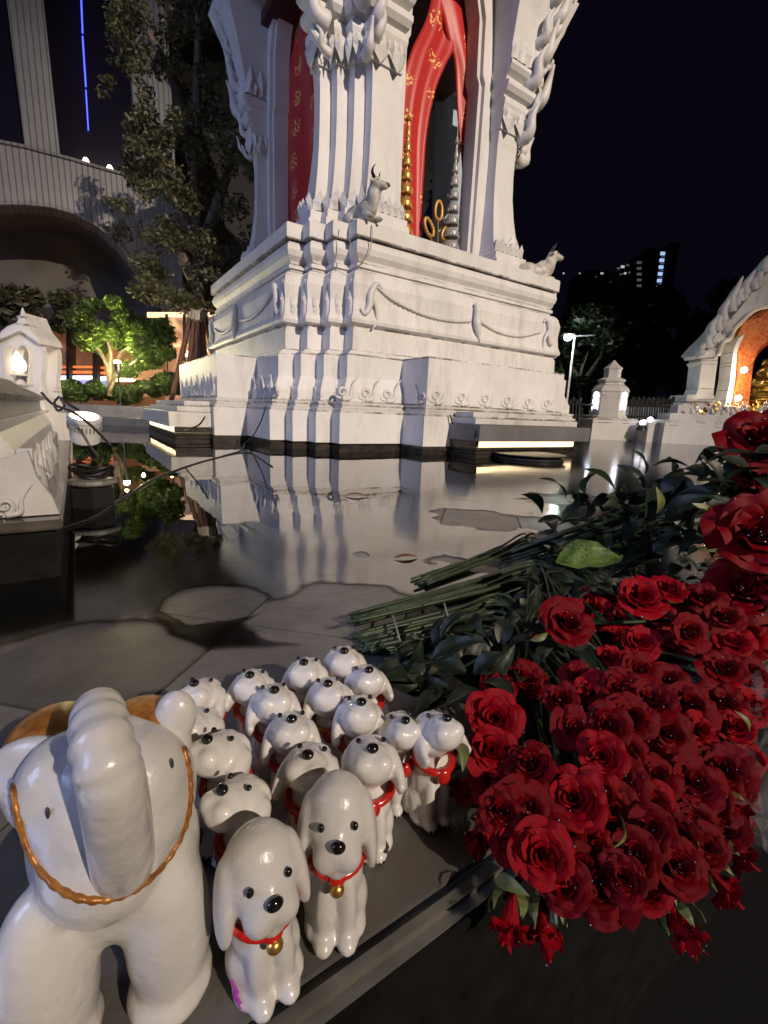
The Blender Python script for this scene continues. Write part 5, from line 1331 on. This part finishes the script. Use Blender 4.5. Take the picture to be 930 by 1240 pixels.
# ------------------------------------------------------------------ right side: lantern house, street lamp, trees, towers
YL = 8.6
kl = YL / FPX
lp = thing('lantern_house', 'white octagonal lantern house with glowing cusped windows right of the big shrine', 'lantern house', (at(731, 528, YL).x, YL, 0))
base = at(731, 528, YL); base.z = 0
GLOW = mat('lantern_window_glow', (.9, .9, 1), .4, emit=(.80, .84, 1.0), es=4.5)
def octa(r, z, rot=.42):
    out_ = []
    for k in range(4):
        for q in (-1, 1):
            a = rot + k * pi / 2 + pi / 4 + q * .60 * pi / 4; out_.append(Vector((base.x + r * cos(a) * 1.06, base.y + r * sin(a) * 1.06, z)))
    return out_
z_ = lambda y: at(731, y, YL).z
bm = newbm(); loft(bm, [[Vector((base.x + sx * r * kl, base.y + sy * r * kl, zz)) for sx, sy in ((-1, -1), (1, -1), (1, 1), (-1, 1))] for r, zz in ((27, -.006), (27, z_(508)), (24, z_(507)), (24, z_(506)))]); putw('plinth', bm, lp, PLASTER3)
bm = newbm(); loft(bm, [octa(r * kl, z) for r, z in ((22, z_(506)), (22, z_(504)), (20, z_(503)), (20, z_(476)), (21, z_(474)), (19, z_(470)), (13, z_(464)))]); putw('body', bm, lp, PLASTER3)
bm = newbm(); loft(bm, [octa(r * kl, z) for r, z in ((13, z_(464)), (15, z_(462)), (15, z_(460)), (9, z_(457)), (9.5, z_(448)), (10.5, z_(446)), (7, z_(443)), (4, z_(440)), (1, z_(436)))]); putw('roof', bm, lp, PLASTER3)
for k in (1, 3, 5, 7):
    a, b = octa(20 * kl, 0)[k], octa(20 * kl, 0)[(k + 1) % 8]; mid = (a + b) / 2; d = (b - a).normalized(); nn = Vector((d.y, -d.x, 0))
    if nn.dot(mid - base) < 0: nn = -nn
    h0, h1 = z_(498), z_(475); wd = (b - a).length * .34
    P2 = lambda x, z: mid + d * x * wd + Vector((0, 0, z)) + nn * .004
    pts = [P2(-1, h0), P2(-.5, h0 + .06), P2(0, h0 + .03), P2(.5, h0 + .06), P2(1, h0), P2(1, h0 + (h1 - h0) * .55), P2(.8, h0 + (h1 - h0) * .65), P2(1.05, h0 + (h1 - h0) * .78), P2(.7, h1 - .01), P2(0, h1 + .01), P2(-.7, h1 - .01), P2(-1.05, h0 + (h1 - h0) * .78), P2(-.8, h0 + (h1 - h0) * .65), P2(-1, h0 + (h1 - h0) * .55)]
    bm = newbm(); prism(bm, pts, nn * .006); putw('window', bm, lp, GLOW)
    bm = newbm(); tube(bm, [p + nn * .008 for p in pts], .007, 5, closed=True); smooth(putw('window_surround', bm, lp, PLASTER3))
YQ = 11.0
sl = thing('street_lamp', 'tall white post street lamp shining in front of the dark trees', 'street lamp', (at(685, 495, YQ).x, YQ, 0))
a = at(685, 497, YQ); b = at(692, 408, YQ); bm = newbm(); tube(bm, [Vector((a.x, YQ, -.006)), Vector((a.x, YQ, b.z))], [.028, .022], 10); putw('post', bm, sl, mat('white_painted_post', (.7, .7, .7), .5, emit=None))
hd = Vector((a.x, YQ, b.z)); bm = newbm(); tube(bm, [hd + Vector((-.20, 0, .0)), hd + Vector((.45, 0, .06))], .018, 6); putw('arm', bm, sl, mat('grey_metal', (.25, .25, .26), .4, metal=.6))
bm = newbm(); box(bm, hd + Vector((-.15, 0, .045)), (.26, .12, .04)); putw('lamp_head', bm, sl, mat('grey_metal', (.25, .25, .26), .4, metal=.6))
bm = newbm(); ell(bm, hd + Vector((-.16, -.02, -.02)), (.085, .085, .07), seg=8); smooth(putw('lit_head', bm, sl, mat('street_lamp_glow', (.9, 1, 1), .4, emit=(.85, 1, .98), es=14)))
lamp('street_lamp_light', 'POINT', hd + Vector((-.12, -.35, -.05)), 45, (.8, 1, .9), .02)
FOL_R = foliage('park_tree_leaves', (.005, .009, .004), (.016, .028, .009), .2)
def park_tree(label, Y, cx, cy, rx, ry, base, n, seed, nl=150):
    rr = random.Random(seed); cr = []
    for i in range(n):
        a = rr.uniform(0, 2 * pi); q = math.sqrt(rr.random()); cr.append((cx + cos(a) * q * rx, cy + sin(a) * q * ry, rr.uniform(10, 17)))
    tree('park_tree', label, 'dark trees on the right', Y, (cx, base), [[(cx, base + 12, 0), (cx + rr.uniform(-4, 4), cy + ry * .6, 0), (cx + rr.uniform(-8, 8), cy, 0)], [(cx, cy + ry * .8, 0), (cx - rx * .5, cy, .1)], [(cx + 2, cy + ry * .7, 0), (cx + rx * .5, cy + 4, .1)]], cr, nl, .11, FOL_R, BARK, .07, seed, .6)
park_tree('leafy tree directly behind the street lamp', 12.0, 705, 425, 48, 52, 505, 26, 51)
park_tree('dark tree rising between the shrine and the far towers', 16.0, 745, 385, 60, 40, 505, 30, 52)
park_tree('dark tree left of the gilded shrine on the right', 14.5, 815, 415, 55, 62, 510, 36, 53)
park_tree('dark tree behind the white lantern house', 15.0, 770, 445, 45, 45, 510, 24, 54)
park_tree('dark tree at the far right behind the gilded shrine', 17.0, 885, 400, 60, 60, 505, 26, 55, 100)
fence = thing('railing', 'low black spiked railing between the lantern house and the gilded shrine', 'railing', (at(775, 505, 8.5).x, 8.5, 0))
for k in range(22):
    x = 752 + k * 3.0 if k > 3 else 690 + k * 4; a, b = at(x, 508, 8.5), at(x, 487 - (k % 2) * 3, 8.5); a.z = 0
    bm = newbm(); tube(bm, [a, b], [.022, .012], 5); ell(bm, b, (.035, .035, .06), seg=4); putw('picket', bm, fence, mat('black_plastic', (.018, .018, .018), .35))
for (y, x0, x1) in ((503, 690, 815), (490, 690, 815)):
    bm = newbm(); tube(bm, [at(x0, y, 8.5), at(x1, y + (x1 - x0) * .02, 8.5)], .02, 5); putw('rail', bm, fence, mat('black_plastic', (.018, .018, .018), .35))
t = thing('ground_spotlight', 'bright white spotlight glinting low beside the black railing', 'spotlight', at(779, 512, 8.0))
bm = newbm(); ell(bm, (0, 0, 0), (.06, .05, .05), seg=8); ell(bm, (.11, 0, .06), (.05, .04, .045), seg=8); smooth(put('lens', bm, t, mat('white_spot_glow', (1, 1, 1), .4, emit=(.95, .92, 1), es=4)))
bm = newbm(); lathe(bm, [(.10, -.13), (.08, -.05), (.04, -.03)], n=10); put('stand', bm, t, mat('black_plastic', (.018, .018, .018), .35))
# far towers
YTW = 90.0
def tower(label, x0, x1, y0, y1, wins, Y=YTW):
    t = thing('tower_block', label, 'tower', (at((x0 + x1) / 2, 480, Y).x, Y, 0), 'far towers on the skyline')
    a, b = at(x0, y1, Y), at(x1, y0, Y); bm = newbm(); box(bm, ((a.x + b.x) / 2, Y + 4, b.z / 2), (b.x - a.x, 8, b.z)); putw('wall', bm, t, mat('night_tower_wall', (.02, .02, .026), .7))
    for (x, y, w_, h_, m_) in wins:
        bm = newbm(); c = at(x, y, Y - .05); s_ = Y / FPX; box(bm, c, (w_ * s_, .08, h_ * s_)); putw('lit_window', bm, t, m_)
    return t
WB = mat('blue_white_window', (.5, .7, .9), .4, emit=(.38, .62, .95), es=.95); WW = mat('white_window', (.9, .9, .9), .4, emit=(.9, .9, 1), es=.5); WG = mat('grey_window', (.4, .4, .4), .4, emit=(.5, .5, .6), es=.14)
tower('slim far tower with a column of blue white windows', 793, 812, 294, 480, [(802.5 - k * 1.0, 307 + k * 8.2, 5, 3.4, WB) for k in range(6)] + [(803 - k, 311 + k * 8.2, 4, 1.0, WG) for k in range(5)])
tower('dim far tower with faint windows left of the slim lit one', 770, 786, 300, 480, [(774, 318 + k * 7, 5, 2.5, WG) for k in range(5)])
rr = random.Random(3)
tower('low dark far block with a few scattered white windows', 742, 766, 318, 480, [(749, 325, 3, 2, WG), (754, 323, 4, 2.5, WW), (760, 321, 3, 2, WG), (752, 332, 3, 1.5, WG), (757, 331, 2.5, 2, WW), (762, 330, 2, 2, WG)])
tower('distant low block with pinpoint lights above the right corner of the shrine', 690, 742, 328, 480, [(702, 331, 1.3, 1.3, WW), (729, 331, 3, 1.8, WW), (739, 342, 3, 2.6, WW), (682.5, 331, 1.6, 1.6, WW), (722, 335, 1.5, 1, WG)], 92)
tower('distant dark block at the right with two tiny lights', 835, 862, 380, 480, [(857, 397, 2.2, 2.2, WW), (856, 381, 1.5, 1.5, WG)], 95)

# ------------------------------------------------------------------ gilded shrine on the right
YR = 8.0
rs = thing('gilded_shrine', 'white shrine with flame crested gable, orange drapery and a golden statue at the right edge', 'shrine', (at(880, 530, YR).x, YR, 0))
def rp_(nm, pts, Y, depth, m_, par=rs):
    bm = newbm(); prism(bm, [at(x, y, Y) for x, y in pts], (0, depth, 0)); return putw(nm, bm, par, m_)
def grounded(nm, x0, x1, y0, Y, depth, m_):
    a, b = at(x0, y0, Y), at(x1, y0, Y); bm = newbm(); hexa(bm, [(a.x, Y, -.006), (b.x, Y, -.006), (b.x, Y + depth, -.006), (a.x, Y + depth, -.006), (a.x, Y, a.z), (b.x, Y, a.z), (b.x, Y + depth, a.z), (a.x, Y + depth, a.z)]); return putw(nm, bm, rs, m_)
grounded('plinth', 786, 1010, 511, YR - .15, 3.2, PLASTER3); grounded('plinth_moulding', 806, 1010, 508, YR - .3, 3.2, PLASTER3)
grounded('base_step', 812, 1010, 500, YR + .1, 2.8, PLASTER3); grounded('base_step', 822, 1010, 490, YR + .25, 2.5, PLASTER3)
ORC = mat('orange_gilt_drapery', (.50, .055, .02), .5, scale=30, col2=(.62, .24, .05), bump=.6, bscale=30)
REDC = mat('red_inner_cloth', (.45, .03, .02), .6)
rp_('left_pillar', [(836, 494), (846, 470), (849, 445), (850, 432), (870, 428), (866, 460), (862, 494)], YR + .4, .35, PLASTER3)
rp_('pillar_capital', [(847, 434), (845, 430), (849, 427), (868, 422), (874, 424), (873, 431)], YR + .36, .4, PLASTER3)
rp_('pillar_capital', [(850, 442), (848, 438), (868, 436), (869, 441)], YR + .37, .38, PLASTER3)
rp_('inner_pillar', [(877, 494), (884, 462), (888, 423), (894, 410), (902, 404), (893, 424), (890, 462), (884, 494)], YR + .5, .3, PLASTER3)
for dx, yy in ((-12, 494), (-18, 500), (-6, 486)):
    rp_('pillar_foot', [(836 + dx, yy), (836 + dx * .6, yy - 8), (864, yy - 8), (868, yy)], YR + .3 - dx * .01, .5, PLASTER3)
edge = cat_pts([Vector((x, y, 0)) for x, y in ((870, 430), (876, 414), (884, 410), (890, 398), (900, 388), (908, 380), (918, 374), (930, 371), (950, 366))], 6)
bm = newbm(); tube(bm, [at(p.x, p.y, YR + .33) for p in edge], .035, 7); smooth(putw('scalloped_edge', bm, rs, mat('cream_moulding', (.7, .62, .48), .5)))
bm = newbm()
up_ = [(846, 428), (856, 416), (868, 405), (880, 392), (892, 378), (905, 362), (918, 345), (930, 328), (955, 300), (975, 300)]
dn_ = [(868, 432), (876, 414), (884, 410), (890, 398), (900, 388), (908, 380), (918, 374), (930, 371), (950, 366), (980, 366)]
for (a0, a1), (b0, b1) in zip(zip(dn_, dn_[1:]), zip(up_, up_[1:])):
    P4 = [at(*a0, YR + .4), at(*a1, YR + .4)]; Q4 = [at(*b0, YR + .4), at(*b1, YR + .4)]; v_ = Vector((0, .5, 0))
    hexa(bm, [P4[0], P4[1], P4[1] + v_, P4[0] + v_, Q4[0], Q4[1], Q4[1] + v_, Q4[0] + v_])
bmesh.ops.recalc_face_normals(bm, faces=bm.faces); putw('gable', bm, rs, PLASTER2)
for i, (x, y, h_) in enumerate(((850, 425, 17), (858, 415, 22), (862, 402, 24), (870, 395, 24), (876, 385, 32), (886, 372, 34), (882, 395, 14), (896, 360, 20), (903, 352, 24), (913, 345, 16), (920, 338, 18), (926, 325, 22))):
    bm = newbm(); k = (YR + .35) / FPX; b0 = at(x, y + 6, YR + .38)
    c = cat_pts([b0, b0 + Vector((-3 * k, 0, h_ * .4 * k)), b0 + Vector((1 * k, 0, h_ * .75 * k)), b0 + Vector((5 * k, 0, h_ * 1.1 * k))], 5)
    tube(bm, c, [k * (5.2 * (1 - (j / len(c)) ** 1.3) + .6) for j in range(len(c))], 7)
    if i % 2: ell(bm, b0 + Vector((3 * k, -.03, h_ * .3 * k)), (4 * k, .05, 5 * k), seg=5)
    smooth(putw('flame_finial', bm, rs, PLASTER2))
rp_('drapery', [(886, 494), (893, 455), (894, 424), (892, 408), (900, 392), (912, 382), (930, 374), (960, 372), (960, 400), (932, 410), (918, 424), (912, 440), (909, 470), (906, 494)], YR + .62, .08, ORC)
rp_('inner_cloth', [(906, 494), (910, 460), (914, 436), (922, 424), (934, 414), (960, 408), (960, 400), (928, 404), (905, 430), (898, 494)], YR + .75, .05, REDC)
rp_('back_wall', [(860, 494), (866, 430), (880, 400), (960, 400), (960, 494)], YR + 2.6, .1, mat('dark_brown_beam', (.03, .018, .012), .6))
GOLD = mat('bright_gold_leaf', (.85, .50, .10), .25, metal=.9, bump=.6, bscale=40, var=.3, scale=30)
gs = thing('golden_statue', 'seated golden deity statue glowing inside the right hand shrine', 'statue', at(925, 492, YR + 1.0)); kg = (YR + 1) / FPX
bm = newbm()
for (x, z, a, b_) in ((0, 6, 28, 8), (0, 16, 24, 9), (-3, 26, 17, 8), (2, 38, 12, 12), (4, 52, 9, 9), (4, 64, 5, 8), (4, 74, 3, 7), (-17, 14, 9, 6), (-9, 34, 5, 12), (13, 34, 5, 12)):
    ell(bm, (x * kg, 0, z * kg), (a * kg, min(a, 14) * kg * .8, b_ * kg))
rr = random.Random(8)
for i in range(60):
    a = rr.uniform(0, 2 * pi); z = rr.uniform(2, 56); r = (30 - z * .42); ell(bm, (cos(a) * r * kg, sin(a) * r * kg * .55, z * kg), (2.6 * kg,) * 3, seg=4)
me = sculpt(bm, .022, 2, 'figure'); me.materials.append(GOLD); put('figure', me, gs)
bm = newbm(); loft(bm, [[Vector((sx * r * kg, sy * r * kg * .7, z * kg)) for sx, sy in ((-1, -1), (1, -1), (1, 1), (-1, 1))] for r, z in ((30, -14), (32, -4), (27, -3), (27, 0))]); put('pedestal', bm, gs, GOLD)
for (x, y, lb) in ((901, 448, 'upper glaring lamp against the orange drapery of the gilded shrine'), (894, 482, 'lower glaring lamp at the foot of the gilded statue')):
    t = thing('shrine_lamp', lb, 'lamp', at(x, y, YR + .45), 'glaring lamps in the gilded shrine'); bm = newbm(); ell(bm, (0, 0, 0), (.05,) * 3, seg=8); smooth(put('bulb', bm, t, mat('shrine_lamp_glow', (1, 1, .9), .4, emit=(1, .92, .8), es=30)))
    bm = newbm(); tube(bm, [(0, .05, 0), (0, .12, -.06)], .015, 6); put('holder', bm, t, mat('grey_metal', (.25, .25, .26), .4, metal=.6))
    lamp('shrine_lamp_light', 'POINT', at(x, y, YR + .33), 13, (1, .76, .48), .02)
lamp('pillar_uplight', 'SPOT', at(848, 500, YR + .10), 22, (1, .86, .6), .04, at(862, 440, YR + .4), spot_size=radians(60))
# offerings ranged along its base
random.seed(17)
cols = [mat('silvery_offering', (.5, .5, .48), .3, metal=.6), mat('brown_offering', (.20, .10, .05), .5), mat('white_offering', (.7, .68, .62), .4), mat('gilt_offering', (.7, .45, .12), .35, metal=.8)]
for i in range(24):
    x = 838 + i * 4.0 + random.uniform(-1, 1); y = 503 - (i % 3) * 3.5; h_ = random.uniform(7, 12); k = YR / FPX; mi = random.randrange(4)
    p = at(x, y, YR + .12 + .12 * (i % 3)); b = newbm(); s_ = k
    ell(b, (0, 0, h_ * .28 * s_), (3.2 * s_, 2.6 * s_, h_ * .28 * s_), seg=5); ell(b, (-1.2 * s_, 0, h_ * .62 * s_), (2 * s_, 1.8 * s_, h_ * .2 * s_), seg=5); tube(b, [(-2 * s_, 0, h_ * .6 * s_), (-4 * s_, 0, h_ * .8 * s_), (-3.6 * s_, 0, h_ * s_)], [.9 * s_, .7 * s_, .4 * s_], 5)
    for q in (-1.6, 1.6): tube(b, [(q * s_, 0, 0), (q * s_, 0, h_ * .3 * s_)], 1.1 * s_, 5)
    o = put('offering_figurine', b, None, cols[mi]); o.location = p; o.rotation_euler = (0, 0, random.uniform(-.8, .8)); smooth(o)
    tag(o, ('tiny silvery', 'tiny brown', 'tiny white', 'tiny gilt')[mi] + ' offering figure crowded with others along the base of the gilded shrine', 'offering', 'offering figures crowded below the gilded shrine')
